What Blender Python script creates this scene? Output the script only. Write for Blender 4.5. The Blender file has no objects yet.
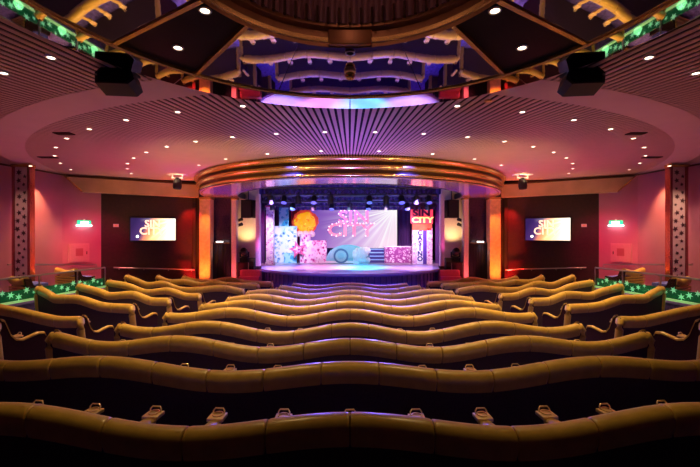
import bpy, bmesh, math, random
from mathutils import Vector, Matrix
random.seed(7)
PI = math.pi
C = bpy.context.scene.collection
F = 370.0            # focal length in pixels of a 700 px wide frame
EYE = 2.65           # height of the eye above the floor before the stage
HZ = 233.5
sin, cos = math.sin, math.cos

# ------------------------------------------------------------------ materials
def new_mat(name):
    m = bpy.data.materials.new(name); m.use_nodes = True
    nt = m.node_tree
    return m, nt, nt.nodes['Principled BSDF']

def mat(name, col, rough=0.5, metal=0.0, emit=None, es=0.0, noise=0.0, nscale=20, bump=0.0, spec=0.5, coat=0.0, sheen=0.0):
    m, nt, b = new_mat(name)
    b.inputs['Base Color'].default_value = (*col, 1)
    b.inputs['Roughness'].default_value = rough
    b.inputs['Metallic'].default_value = metal
    b.inputs['Specular IOR Level'].default_value = spec
    b.inputs['Coat Weight'].default_value = coat
    b.inputs['Sheen Weight'].default_value = sheen
    if emit:
        b.inputs['Emission Color'].default_value = (*emit, 1)
        b.inputs['Emission Strength'].default_value = es
    if noise or bump:
        tc = nt.nodes.new('ShaderNodeTexCoord')
        n = nt.nodes.new('ShaderNodeTexNoise'); n.inputs['Scale'].default_value = nscale; n.inputs['Detail'].default_value = 4
        nt.links.new(tc.outputs['Object'], n.inputs['Vector'])
        if noise:
            r = nt.nodes.new('ShaderNodeValToRGB')
            r.color_ramp.elements[0].position = 0.3; r.color_ramp.elements[1].position = 0.7
            r.color_ramp.elements[0].color = (*[c*(1-noise) for c in col], 1)
            r.color_ramp.elements[1].color = (*[min(1, c*(1+noise)) for c in col], 1)
            nt.links.new(n.outputs['Fac'], r.inputs['Fac'])
            nt.links.new(r.outputs['Color'], b.inputs['Base Color'])
        if bump:
            bp = nt.nodes.new('ShaderNodeBump'); bp.inputs['Strength'].default_value = bump; bp.inputs['Distance'].default_value = 0.01
            nt.links.new(n.outputs['Fac'], bp.inputs['Height']); nt.links.new(bp.outputs['Normal'], b.inputs['Normal'])
    return m

def collage(name, cols, scale, emit=0.0, rough=0.6):
    """printed collage: cell pattern with a hard colour ramp"""
    m, nt, b = new_mat(name)
    tc = nt.nodes.new('ShaderNodeTexCoord')
    v = nt.nodes.new('ShaderNodeTexVoronoi'); v.inputs['Scale'].default_value = scale
    n = nt.nodes.new('ShaderNodeTexNoise'); n.inputs['Scale'].default_value = scale*1.7; n.inputs['Detail'].default_value = 6
    mx = nt.nodes.new('ShaderNodeMath'); mx.operation = 'ADD'
    nt.links.new(tc.outputs['Object'], v.inputs['Vector']); nt.links.new(tc.outputs['Object'], n.inputs['Vector'])
    nt.links.new(v.outputs['Distance'], mx.inputs[0]); nt.links.new(n.outputs['Fac'], mx.inputs[1])
    r = nt.nodes.new('ShaderNodeValToRGB'); r.color_ramp.interpolation = 'CONSTANT'
    e = r.color_ramp.elements
    while len(e) < len(cols): e.new(0.5)
    for i, c in enumerate(cols):
        e[i].position = 0.0 if i == 0 else 0.70 + 0.42*(i-1)/max(1, len(cols)-2)
        e[i].color = (*c, 1)
    nt.links.new(mx.outputs[0], r.inputs['Fac']); nt.links.new(r.outputs['Color'], b.inputs['Base Color'])
    b.inputs['Roughness'].default_value = rough
    if emit:
        nt.links.new(r.outputs['Color'], b.inputs['Emission Color']); b.inputs['Emission Strength'].default_value = emit
    return m

M = {}
M['tan'] = mat('tan_vinyl', (0.55, 0.335, 0.065), 0.30, noise=0.10, nscale=9, bump=0.12, spec=0.5)
M['back'] = mat('dark_maroon_fabric', (0.055, 0.024, 0.034), 0.85, noise=0.25, nscale=60, bump=0.1)
M['endp'] = mat('maroon_panel', (0.035, 0.008, 0.013), 0.75, noise=0.15, nscale=40, spec=0.2)
M['cushion'] = mat('purple_fabric', (0.14, 0.13, 0.60), 0.9, noise=0.3, nscale=45, bump=0.15)
M['brass'] = mat('brass', (0.90, 0.66, 0.28), 0.32, 0.55)
M['gold'] = mat('polished_gold', (0.78, 0.50, 0.14), 0.25, 0.75, noise=0.08, nscale=6)
M['golddark'] = mat('bronze_gap', (0.10, 0.05, 0.02), 0.4, 0.6)
M['mirror'] = mat('mirror', (0.78, 0.74, 0.80), 0.02, 1.0)
M['carpet'] = mat('carpet', (0.10, 0.06, 0.28), 0.95, noise=0.5, nscale=14, bump=0.2)
M['plaster'] = mat('ceiling_plaster', (0.70, 0.52, 0.48), 0.7, noise=0.03, nscale=3)
M['slat'] = mat('ceiling_slat', (0.64, 0.45, 0.38), 0.5, noise=0.03, nscale=3)
M['void'] = mat('ceiling_void', (0.012, 0.008, 0.010), 0.9, noise=0.2)
M['wall'] = mat('rose_wall', (0.50, 0.19, 0.27), 0.6, noise=0.04, nscale=2)
M['darkwall'] = mat('dark_timber_wall', (0.030, 0.008, 0.008), 0.55, noise=0.25, nscale=12)
M['soffit'] = mat('satin_gold_soffit', (0.66, 0.46, 0.26), 0.42, 0.45, noise=0.12, nscale=1.6)
M['black'] = mat('black_satin', (0.007, 0.007, 0.008), 0.5, noise=0.2)
M['blackgloss'] = mat('black_gloss', (0.007, 0.005, 0.012), 0.35, noise=0.2, spec=0.07)
M['blackmetal'] = mat('black_metal', (0.05, 0.05, 0.075), 0.45, 0.4, noise=0.1)
M['grille'] = mat('speaker_grille', (0.007, 0.007, 0.008), 0.8, noise=0.3, nscale=200, spec=0.15)
M['steel'] = mat('steel', (0.40, 0.37, 0.36), 0.28, 1.0)
M['bluesteel'] = mat('painted_blue_steel', (0.16, 0.18, 0.36), 0.4, 0.3)
M['white'] = mat('white_paint', (0.8, 0.78, 0.76), 0.5)
M['lamp'] = mat('lamp_lens', (1, 0.9, 0.75), 0.4, emit=(1.0, 0.80, 0.55), es=7)
M['lampw'] = mat('white_lens', (1, 1, 1), 0.4, emit=(0.95, 1.0, 0.92), es=4)
M['green'] = mat('exit_green', (0.02, 0.5, 0.22), 0.4, emit=(0.03, 0.75, 0.35), es=1.4)
M['starglow'] = mat('lit_etched_star', (0.5, 1, 0.7), 0.4, emit=(0.30, 1.0, 0.50), es=0.45)
M['greenbox'] = mat('green_backlit_panel', (0.02, 0.10, 0.05), 0.25, emit=(0.01, 0.17, 0.06), es=0.22)
M['greenedge'] = mat('green_lit_edge', (0.4, 0.9, 0.5), 0.3, emit=(0.45, 0.8, 0.30), es=0.30)
M['colface'] = mat('column_face', (0.62, 0.42, 0.44), 0.5)
M['colstar'] = mat('dark_star', (0.06, 0.02, 0.03), 0.5)
M['colside'] = mat('copper_side', (0.55, 0.22, 0.20), 0.22, 0.9, noise=0.1, nscale=3)
M['pilaster'] = mat('veined_gold_pilaster', (0.72, 0.50, 0.28), 0.45, 0.1, noise=0.18, nscale=7)
M['pinkpil'] = mat('pale_pilaster', (0.72, 0.55, 0.50), 0.45, noise=0.1)
M['alcove'] = mat('speckled_dark_panel', (0.06, 0.03, 0.07), 0.25, 0.2, noise=0.7, nscale=22)
M['drape'] = mat('black_drape', (0.016, 0.014, 0.022), 0.75, noise=0.2)
M['beige'] = mat('beige_wall', (0.75, 0.60, 0.40), 0.6, noise=0.05)
M['stagefloor'] = mat('stage_floor', (0.46, 0.46, 0.52), 0.26, noise=0.10, nscale=1.5)
M['apron'] = mat('stage_apron', (0.18, 0.15, 0.40), 0.4, noise=0.2, nscale=10)
M['curtain'] = mat('blue_violet_curtain', (0.11, 0.06, 0.24), 0.9, noise=0.15)
M['redcurtain'] = mat('magenta_curtain', (0.45, 0.03, 0.20), 0.85, noise=0.15)
M['redstep'] = mat('step_red', (0.55, 0.10, 0.12), 0.5, noise=0.1)
M['doorpaint'] = mat('rose_cabinet_paint', (0.58, 0.26, 0.30), 0.5, noise=0.04)
M['redmark'] = mat('red_emblem', (0.42, 0.10, 0.13), 0.5)
M['dome'] = mat('dome_lining', (0.34, 0.17, 0.16), 0.5, 0.1, noise=0.12, nscale=12)
M['rim'] = mat('antique_bronze', (0.42, 0.21, 0.08), 0.35, 0.7, noise=0.1, nscale=8)
M['blulens'] = mat('blue_stage_lens', (0.3, 0.4, 1), 0.3, emit=(0.25, 0.30, 1.0), es=0.15)
M['yellow'] = collage('glowing_flame_print', [(1.0, 0.30, 0.01), (1.0, 0.60, 0.02), (1.0, 0.24, 0.01), (1.0, 0.75, 0.08), (1.0, 0.42, 0.01)], 2.2, emit=0.75)  # emission added to brighten the cutout, which is no lamp
M['orange'] = mat('flame_orange', (1.0, 0.13, 0.04), 0.6, noise=0.3, nscale=5, emit=(1.0, 0.08, 0.05), es=0.35)  # also given a glow of its own, without a lamp
M['cream'] = mat('cream_stem', (1.0, 0.85, 0.70), 0.6, noise=0.12, nscale=6)
M['carblue'] = mat('car_cyan', (0.30, 0.68, 0.80), 0.4, noise=0.05)
M['carblue2'] = mat('car_pale_band', (0.42, 0.72, 0.82), 0.4, noise=0.05)
M['tyre'] = mat('car_dark_blue', (0.10, 0.22, 0.42), 0.5)
M['rose'] = mat('white_rose', (0.95, 0.93, 0.92), 0.7, noise=0.06)
M['bluecol'] = collage('ice_blue_collage', [(0.02, 0.10, 0.32), (0.20, 0.48, 0.72), (0.62, 0.78, 0.88), (0.06, 0.24, 0.52), (0.75, 0.86, 0.95)], 5)
M['teal'] = collage('teal_collage', [(0.02, 0.14, 0.35), (0.05, 0.42, 0.60), (0.35, 0.72, 0.82)], 4)
M['pinkcol'] = collage('pink_collage', [(0.30, 0.02, 0.18), (0.72, 0.16, 0.40), (0.85, 0.55, 0.72), (0.42, 0.05, 0.24), (0.9, 0.76, 0.85)], 6)
M['whitecol'] = collage('mauve_white_collage', [(0.20, 0.03, 0.20), (0.95, 0.88, 0.95), (0.40, 0.08, 0.32), (1, 0.95, 1), (0.30, 0.05, 0.26)], 7)
M['speckcol'] = collage('speckled_column', [(0.55, 0.15, 0.42), (0.93, 0.80, 0.95), (0.55, 0.35, 0.75), (1, 0.95, 1)], 7)
M['star_pink'] = mat('rose_star', (0.75, 0.12, 0.30), 0.5, noise=0.2)
M['star_white'] = mat('white_star', (1.0, 0.95, 1.0), 0.5)
M['signred'] = mat('lit_red_sign', (0.75, 0.05, 0.10), 0.5, noise=0.25, nscale=6, emit=(1.0, 0.06, 0.10), es=0.9)
M['signyellow'] = mat('lit_yellow_letter', (1.0, 0.75, 0.2), 0.5, emit=(1.0, 0.62, 0.18), es=1.6)
M['signdark'] = mat('dark_red_letter', (0.16, 0.01, 0.05), 0.5)
M['ink'] = mat('ink_letter', (0.03, 0.04, 0.20), 0.5)
M['violetstrip'] = mat('violet_strip', (0.09, 0.05, 0.40), 0.5)
M['towerwhite'] = mat('tower_white', (0.85, 0.88, 1.0), 0.5, emit=(0.6, 0.7, 1.0), es=0.25)
M['letters'] = mat('pink_bulb_letters', (1.0, 0.35, 0.42), 0.5, emit=(1.0, 0.17, 0.24), es=1.1)
M['bulb'] = mat('pink_bulb', (1, 0.75, 0.75), 0.4, emit=(1.0, 0.66, 0.66), es=1.7)
M['tvletters'] = mat('screen_letters', (1, 0.8, 0.5), 0.5, emit=(1.0, 0.62, 0.42), es=1.7)
M['stepblue'] = mat('pale_blue_tread', (0.40, 0.70, 0.95), 0.5)
M['stepdark'] = mat('indigo_riser', (0.06, 0.05, 0.26), 0.5)

def glass_mat():
    m, nt, b = new_mat('balustrade_glass')
    b.inputs['Base Color'].default_value = (0.86, 0.95, 0.90, 1)
    b.inputs['Roughness'].default_value = 0.02
    b.inputs['Transmission Weight'].default_value = 1.0
    b.inputs['IOR'].default_value = 1.15
    return m
M['glass'] = glass_mat()

def screen_mat(name, ramp, ray_c, strength, raycol, rayn=26, raystr=0.5, glow=None):
    """self-lit picture: left-to-right ramp with rays fanning out of the point ray_c (0-1 across the panel)"""
    m, nt, b = new_mat(name)
    N, L = nt.nodes.new, nt.links.new
    tc = N('ShaderNodeTexCoord'); sp = N('ShaderNodeSeparateXYZ'); L(tc.outputs['Generated'], sp.inputs[0])
    def math_(op, a, bb=None):
        n = N('ShaderNodeMath'); n.operation = op
        for i, v in enumerate((a, bb)):
            if v is None: continue
            if isinstance(v, (int, float)): n.inputs[i].default_value = v
            else: L(v, n.inputs[i])
        return n.outputs[0]
    x, z = sp.outputs['X'], sp.outputs['Z']
    dx = math_('SUBTRACT', x, ray_c[0]); dz = math_('MULTIPLY', math_('SUBTRACT', z, ray_c[1]), 0.5)
    ang = math_('ARCTAN2', dz, dx)
    n1 = N('ShaderNodeTexNoise'); n1.noise_dimensions = '1D'; n1.inputs['Scale'].default_value = rayn/4; n1.inputs['Detail'].default_value = 2
    L(ang, n1.inputs['W'])
    rays = math_('MULTIPLY', math_('SUBTRACT', n1.outputs['Fac'], 0.42), 3.0)
    r = math_('SQRT', math_('ADD', math_('MULTIPLY', dx, dx), math_('MULTIPLY', dz, dz)))
    fall = math_('MAXIMUM', math_('SUBTRACT', 1.0, math_('MULTIPLY', r, 1.25)), 0.0)
    fac = math_('MULTIPLY', math_('MAXIMUM', rays, 0.0), math_('MULTIPLY', fall, raystr)); 
    core = math_('POWER', fall, 4.0)
    fac = math_('MINIMUM', math_('ADD', fac, core), 1.0)
    rp = N('ShaderNodeValToRGB'); e = rp.color_ramp.elements
    while len(e) < len(ramp): e.new(0.5)
    for i, (p, c) in enumerate(ramp): e[i].position = p; e[i].color = (*c, 1)
    skew = math_('ADD', x, math_('MULTIPLY', math_('SUBTRACT', 0.5, z), 0.25))
    L(skew, rp.inputs['Fac'])
    mx = N('ShaderNodeMix'); mx.data_type = 'RGBA'; L(fac, mx.inputs[0]); L(rp.outputs['Color'], mx.inputs[6]); mx.inputs[7].default_value = (*raycol, 1)
    b.inputs['Base Color'].default_value = (0.01, 0.01, 0.01, 1); b.inputs['Roughness'].default_value = 0.4
    L(mx.outputs[2], b.inputs['Emission Color']); b.inputs['Emission Strength'].default_value = strength
    return m
M['screen'] = screen_mat('stage_screen_picture', [(0.0, (0.15, 0.06, 0.40)), (0.35, (0.34, 0.15, 0.55)), (0.7, (0.62, 0.38, 0.74)), (1.0, (0.95, 0.72, 0.85))], (0.97, 0.97), 1.0, (1.0, 0.97, 1.0), 40, 1.1)
M['tv'] = screen_mat('wall_screen_picture', [(0.0, (0.012, 0.006, 0.06)), (0.28, (0.05, 0.02, 0.12)), (0.45, (0.95, 0.30, 0.12)), (0.6, (1.0, 0.62, 0.22)), (0.95, (1.0, 0.88, 0.66))], (1.0, 0.95), 1.7, (1.0, 0.95, 0.85), 30, 0.9)

# ------------------------------------------------------------------ mesh builder
OFF = {}
class MB:
    def __init__(s): s.v = []; s.f = []
    def add(s, vs, fs):
        n = len(s.v); s.v += [Vector(p) for p in vs]; s.f += [tuple(i+n for i in f) for f in fs]; return s
    def box(s, c, size, rz=0.0, rx=0.0, ry=0.0):
        R = Matrix.Rotation(rz, 3, 'Z') @ Matrix.Rotation(ry, 3, 'Y') @ Matrix.Rotation(rx, 3, 'X')
        h = [d/2 for d in size]
        vs = [Vector(c) + R @ Vector((a*h[0], b*h[1], d*h[2])) for a in (-1, 1) for b in (-1, 1) for d in (-1, 1)]
        return s.add(vs, [(0,1,3,2), (4,6,7,5), (0,4,5,1), (2,3,7,6), (0,2,6,4), (1,5,7,3)])
    def rbox(s, c, size, r=0.01, rz=0.0, rx=0.0, ry=0.0):
        """box with chamfered edges"""
        bm = bmesh.new(); bmesh.ops.create_cube(bm, size=1)
        for v in bm.verts: v.co = Vector((v.co.x*size[0], v.co.y*size[1], v.co.z*size[2]))
        bmesh.ops.bevel(bm, geom=bm.edges[:], offset=r, segments=2, affect='EDGES', profile=0.6)
        R = Matrix.Rotation(rz, 3, 'Z') @ Matrix.Rotation(ry, 3, 'Y') @ Matrix.Rotation(rx, 3, 'X')
        bm.verts.index_update()
        s.add([Vector(c) + R @ v.co for v in bm.verts], [tuple(v.index for v in f.verts) for f in bm.faces]); bm.free(); return s
    def tube(s, pts, r, n=8, closed=False, caps=True):
        pts = [Vector(p) for p in pts]; rings = []; up = Vector((0, 0, 1))
        N = len(pts)
        for i, p in enumerate(pts):
            if closed: t = pts[(i+1) % N] - pts[i-1]
            else: t = pts[min(i+1, N-1)] - pts[max(i-1, 0)]
            t.normalize(); a = t.cross(up)
            if a.length < 1e-3: a = t.cross(Vector((0, 1, 0)))
            a.normalize(); b = a.cross(t)
            rr = r[i] if isinstance(r, (list, tuple)) else r
            rings.append([p + rr*(cos(2*PI*k/n)*a + sin(2*PI*k/n)*b) for k in range(n)])
        vs = [q for ring in rings for q in ring]; fs = []
        for i in range(N if closed else N-1):
            j = (i+1) % N
            for k in range(n): fs.append((i*n+k, i*n+(k+1) % n, j*n+(k+1) % n, j*n+k))
        if caps and not closed: fs += [tuple(range(n-1, -1, -1)), tuple((N-1)*n+k for k in range(n))]
        return s.add(vs, fs)
    def sweep(s, frames, prof, caps=True):
        """frames: (origin, u, w) ; prof: closed list of (u, w)"""
        n = len(prof); vs = [o + a*u + b*w for o, u, w in frames for a, b in prof]; fs = []
        for i in range(len(frames)-1):
            for k in range(n): fs.append((i*n+k, i*n+(k+1) % n, (i+1)*n+(k+1) % n, (i+1)*n+k))
        if caps: fs += [tuple(range(n-1, -1, -1)), tuple((len(frames)-1)*n+k for k in range(n))]
        return s.add(vs, fs)
    def prism(s, poly, o, u, w, d):
        """polygon (u, w) pushed along vector d"""
        o, u, w, d = Vector(o), Vector(u), Vector(w), Vector(d)
        n = len(poly); a = [o + p*u + q*w for p, q in poly]
        return s.add(a + [p + d for p in a], [tuple(range(n-1, -1, -1)), tuple(range(n, 2*n))] + [(k, (k+1) % n, n+(k+1) % n, n+k) for k in range(n)])
    def lathe(s, prof, c, n=48, a0=0.0, a1=2*PI, closed_prof=False):
        """prof (r, z) turned about the vertical through c"""
        full = abs(a1-a0-2*PI) < 1e-6; m = len(prof); vs = []
        cnt = n if full else n+1
        for i in range(cnt):
            a = a0 + (a1-a0)*i/n
            vs += [Vector((c[0]+r*cos(a), c[1]+r*sin(a), c[2]+z)) for r, z in prof]
        fs = []
        for i in range(n):
            j = (i+1) % cnt
            for k in range(m if closed_prof else m-1):
                k2 = (k+1) % m; fs.append((i*m+k, j*m+k, j*m+k2, i*m+k2))
        return s.add(vs, fs)
    def ball(s, c, r, seg=12, rings=8, sc=(1, 1, 1)):
        bm = bmesh.new(); bmesh.ops.create_uvsphere(bm, u_segments=seg, v_segments=rings, radius=r); bm.verts.index_update()
        s.add([Vector(c)+Vector((v.co.x*sc[0], v.co.y*sc[1], v.co.z*sc[2])) for v in bm.verts], [tuple(v.index for v in f.verts) for f in bm.faces]); bm.free(); return s
    def build(s, name, m, parent=None, smooth=False, loc=None):
        o0 = Vector(loc) if loc is not None else (OFF[parent.name] if parent else Vector((0, 0, 0)))
        me = bpy.data.meshes.new(name); me.from_pydata([p-o0 for p in s.v], [], s.f)
        bm = bmesh.new(); bm.from_mesh(me); bmesh.ops.remove_doubles(bm, verts=bm.verts[:], dist=1e-6); bmesh.ops.recalc_face_normals(bm, faces=bm.faces[:]); bm.to_mesh(me); bm.free()
        me.materials.append(m)
        if smooth:
            me.polygons.foreach_set('use_smooth', [True]*len(me.polygons))
            me.set_sharp_from_angle(angle=math.radians(50))
        o = bpy.data.objects.new(name, me); C.objects.link(o)
        if parent: o.parent = parent
        if loc is not None and not parent: o.location = o0
        OFF[o.name] = o0
        return o

def thing(name, loc, label, cat, group=None):
    o = bpy.data.objects.new(name, None); o.empty_display_size = 0.1; C.objects.link(o); o.location = loc
    OFF[o.name] = Vector(loc); tag(o, label, cat, group); return o
def tag(o, label, cat, group=None):
    o['label'] = label; o['category'] = cat; o['kind'] = 'thing'
    if group: o['group'] = group
    return o
def struct(name, mb, m, smooth=False):
    o = mb.build(name, m, smooth=smooth); o['kind'] = 'structure'; return o
def at(px, py, D):
    """world point seen at pixel px, py at depth D"""
    return Vector(((px-350)/F*D, D, EYE - (py-HZ)/F*D))
def X(px, D): return (px-350)/F*D
def Z(py, D): return EYE - (py-HZ)/F*D

def text_mb(txt, size, depth, o, u, w, n, align='CENTER', bold=0.0):
    """block letters as a solid: o = middle of the line, u = reading direction, w = up, n = towards the reader"""
    cu = bpy.data.curves.new('lettering', 'FONT'); cu.body = txt; cu.size = size; cu.extrude = depth/2; cu.align_x = align; cu.align_y = 'CENTER'; cu.offset = bold
    cu.resolution_u = 3
    ob = bpy.data.objects.new('lettering_source', cu); C.objects.link(ob)
    dg = bpy.context.evaluated_depsgraph_get(); me = ob.evaluated_get(dg).to_mesh()
    u, w, n, o = Vector(u), Vector(w), Vector(n), Vector(o)
    mb = MB().add([o + v.co.x*u + v.co.y*w + v.co.z*n for v in me.vertices], [tuple(p.vertices) for p in me.polygons])
    ob.evaluated_get(dg).to_mesh_clear(); bpy.data.objects.remove(ob); bpy.data.curves.remove(cu)
    return mb
def star_poly(r, k=5, inner=0.42, rot=PI/2):
    return [((r if i % 2 == 0 else r*inner)*cos(rot+PI*i/k), (r if i % 2 == 0 else r*inner)*sin(rot+PI*i/k)) for i in range(2*k)]
SIDE = {-1: 'left', 1: 'right'}

# ------------------------------------------------------------------ floor
CZ = [(-3, 0.56), (0, 0.52), (2.42, 0.483), (3.55, 0.427), (4.7, 0.322), (5.85, 0.243), (7.0, 0.231), (8.1, 0.183), (9.2, 0.133), (10.3, 0.091), (11.4, 0.048), (12.4, 0.008), (13.2, 0.0), (30, 0.0)]
def floorz(x, y):
    s = y - 0.5*max(0.0, abs(x)-4.2)
    for (a, za), (b, zb) in zip(CZ, CZ[1:]):
        if a <= s <= b: return za + (zb-za)*(s-a)/(b-a)
    return CZ[0][1] if s < CZ[0][0] else 0.0
mb = MB(); nx, ny = 44, 80; xs = [-11+22*i/nx for i in range(nx+1)]; ys = [-3+24*j/ny for j in range(ny+1)]
top = [(x, y, floorz(x, y)) for y in ys for x in xs]
mb.add(top, [(j*(nx+1)+i, j*(nx+1)+i+1, (j+1)*(nx+1)+i+1, (j+1)*(nx+1)+i) for j in range(ny) for i in range(nx)])
struct('floor', mb, M['carpet'])

# ------------------------------------------------------------------ ceiling
CEIL = EYE + 2.0; SC = Vector((0, 15.0)); RC = Vector((0, 2.57))        # stage centre, dome centre
def ring_cells(r0, r1, nr, a0, a1, na, z0, z1, hole, cen=SC):
    mb = MB()
    for i in range(nr):
        for j in range(na):
            ra, rb = r0+(r1-r0)*i/nr, r0+(r1-r0)*(i+1)/nr; aa, ab = a0+(a1-a0)*j/na, a0+(a1-a0)*(j+1)/na
            q = [(cen.x+r*sin(a), cen.y-r*cos(a)) for r, a in ((ra, aa), (rb, aa), (rb, ab), (ra, ab))]
            cx, cy = sum(p[0] for p in q)/4, sum(p[1] for p in q)/4
            if (cx-RC.x)**2+(cy-RC.y)**2 < hole**2: continue
            mb.add([(p[0], p[1], z) for z in (z0, z1) for p in q], [(0,1,2,3), (7,6,5,4), (0,4,5,1), (1,5,6,2), (2,6,7,3), (3,7,4,0)])
    return mb
A = math.radians
struct('ceiling_ring', ring_cells(9.9, 10.5, 6, A(-85), A(85), 340, CEIL-0.004, CEIL+0.06, 3.12), M['plaster'])
struct('ceiling_backing', ring_cells(4.8, 18.4, 40, A(-85), A(85), 120, CEIL+0.045, CEIL+0.09, 2.6), M['void'])
def slats(r0, r1, step, duty, z, hole=3.0):
    mb = MB(); a = -80.0
    while a <= 80.0:
        t = A(a); d = Vector((sin(t), -cos(t)))
        # cut by the dome circle
        oc = SC-RC; b = oc.dot(d); c = oc.length_squared-hole*hole; disc = b*b-c
        segs = [(r0, r1)]
        if disc > 0:
            t0, t1 = -b-math.sqrt(disc), -b+math.sqrt(disc)
            segs = [(max(r0, x0), min(r1, x1)) for x0, x1 in ((r0, min(r1, t0)), (max(r0, t1), r1))]
        for x0, x1 in segs:
            if x1-x0 < 0.05: continue
            h = A(step*duty/2)
            q = [(SC.x+r*sin(t+s), SC.y-r*cos(t+s)) for r, s in ((x0, -h), (x1, -h), (x1, h), (x0, h))]
            mb.add([(p[0], p[1], zz) for zz in (z, z+0.010) for p in q], [(0,1,2,3), (7,6,5,4), (0,4,5,1), (1,5,6,2), (2,6,7,3), (3,7,4,0)])
        a += step
    return mb
struct('ceiling_slat_inner', slats(4.95, 9.9, 0.737, 0.60, CEIL), M['slat'])
struct('ceiling_slat_outer', slats(10.5, 18.2, 0.60, 0.60, CEIL), M['slat'])

# mirrored dome above the rear seats
dome = thing('mirrored_dome', (RC.x, RC.y, CEIL), 'round mirrored ceiling dome with gold trim above the rear seats', 'ceiling dome')
def sector(r0, r1, a0, a1, z0, z1, n=10, rise=0.0):
    mb = MB(); vs = []
    for i in range(n+1):
        a = A(a0+(a1-a0)*i/n)
        for r in (r0, r1):
            for z in (z0, z1): vs.append((RC.x+r*sin(a), RC.y+r*cos(a), z+(rise if r == r0 else 0)))
    fs = [(0,1,3,2)]
    for i in range(n):
        k = 4*i; fs += [(k, k+2, k+6, k+4), (k+1, k+5, k+7, k+3), (k, k+4, k+5, k+1), (k+2, k+3, k+7, k+6)]
    k = 4*n; fs.append((k, k+2, k+3, k+1)); return mb.add(vs, fs)
DV = [-21, 21, 43, 62, 84, 106, 128, 150, 180, 210, 232, 254, 276, 298, 317, 339]
for a0, a1 in zip(DV, DV[1:]):
    dark = (a0, a1) in ((43, 62), (298, 317))
    p = sector(1.46, 2.80, a0+0.12, a1-0.12, CEIL-0.005 + (0.0 if not dark else 0.02), CEIL+0.05, 10, 0.075).build('dark_panel' if dark else 'mirror_panel', M['blackgloss'] if dark else M['mirror'], dome)
    if dark: p['label'] = 'black gloss ceiling panel with two lamps'
for a0, a1 in ((-90, -45), (-45, 0), (0, 45), (45, 90), (90, 180), (180, 270)):
    sector(2.86, 3.30, a0+0.1, a1-0.1, CEIL-0.02, CEIL+0.04, 14).build('mirror_border', M['mirror'], dome)
for a in (43, 62, 298, 317, 106, 254):
    t = A(a); d = Vector((sin(t), cos(t), 0)); s_ = Vector((cos(t), -sin(t), 0))
    MB().sweep([(Vector((RC.x, RC.y, CEIL))+d*1.42+Vector((0, 0, .07)), s_, Vector((0, 0, 1))), (Vector((RC.x, RC.y, CEIL))+d*2.84, s_, Vector((0, 0, 1)))], [(-.032, .02), (-.024, -.02), (.024, -.02), (.032, .02)]).build('divider_trim', M['gold'], dome)
for r, up in ((2.83, 0.0), (1.43, 0.07)):
    MB().lathe([(r-0.030, 0.02), (r-0.028, -0.022), (r-0.012, -0.032), (r, -0.012), (r+0.012, -0.032), (r+0.028, -0.022), (r+0.030, 0.02)], (RC.x, RC.y, CEIL+up), 96, closed_prof=True).build('gold_ring', M['gold'], dome, True)
MB().lathe([(1.42, 0.0), (1.42, 0.17), (1.36, 0.19), (1.36, 0.23)], (RC.x, RC.y, CEIL), 96).build('rim_band', M['rim'], dome, True)
mb = MB()                                                                # fluted lining
nfl = 288; vs = []; hs = [0.22, 0.5, 0.8, 1.05, 1.22]; rs = [1.36, 1.34, 1.15, 0.75, 0.2]
for z, r in zip(hs, rs):
    for k in range(nfl):
        a = 2*PI*k/nfl; rr = r*(1 - 0.018*(1 if (k//2) % 2 else 0)); vs.append((RC.x+rr*cos(a), RC.y+rr*sin(a), CEIL+z))
mb.add(vs, [(i*nfl+k, i*nfl+(k+1) % nfl, (i+1)*nfl+(k+1) % nfl, (i+1)*nfl+k) for i in range(4) for k in range(nfl)] + [tuple(4*nfl+k for k in range(nfl))])
mb.build('fluted_lining', M['dome'], dome)
mb = MB()
for k in range(72):
    a = 2*PI*k/72; mb.tube([(RC.x+1.31*cos(a), RC.y+1.31*sin(a), CEIL+0.21), (RC.x+1.31*cos(a), RC.y+1.31*sin(a), CEIL+0.36)], 0.012, 6).ball((RC.x+1.31*cos(a), RC.y+1.31*sin(a), CEIL+0.205), 0.018, 8, 5)
mb.build('bead_fringe', M['golddark'], dome)
MB().rbox((0, RC.y+1.39, CEIL+0.09), (0.46, 0.07, 0.16), 0.012).build('plaque', M['rim'], dome)
# small fittings on the mirror
t = thing('dome_camera', (0, 4.64, CEIL), 'small gold ball fitting at the middle of the front mirror panel', 'ceiling fitting')
MB().lathe([(0, 0), (0.075, 0), (0.075, -0.02), (0.06, -0.03)], (0, 4.64, CEIL+0.035), 24).build('mount', M['brass'], t, True)
MB().ball((0, 4.64, CEIL-0.015), 0.062, 16, 10).build('globe', M['gold'], t, True)
t = thing('ceiling_speaker', (0, 4.2, CEIL), 'small round ceiling speaker between the gold ball fitting and the inner gold ring', 'ceiling speaker')
MB().lathe([(0.05, 0), (0.06, -0.012), (0.045, -0.014), (0.04, 0)], (0, 4.2, CEIL+0.055), 24).build('bezel', M['steel'], t, True)
MB().lathe([(0, -0.006), (0.045, -0.006)], (0, 4.2, CEIL+0.055), 24).build('grille', M['grille'], t)
t = thing('ceiling_sprinkler', at(488, 101, 5.55), 'small brass flower-shaped fitting hanging under the mirror border on the right', 'ceiling fitting')
p = at(488, 101, 5.55)
MB().tube([(p.x, p.y, CEIL-0.02), (p.x, p.y, p.z+0.02)], 0.012).build('stem', M['brass'], t)
MB().prism(star_poly(0.055, 8, 0.6), (p.x, p.y, p.z-0.01), (1, 0, 0), (0, 1, 0), (0, 0, 0.03)).build('rosette', M['brass'], t)

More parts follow.
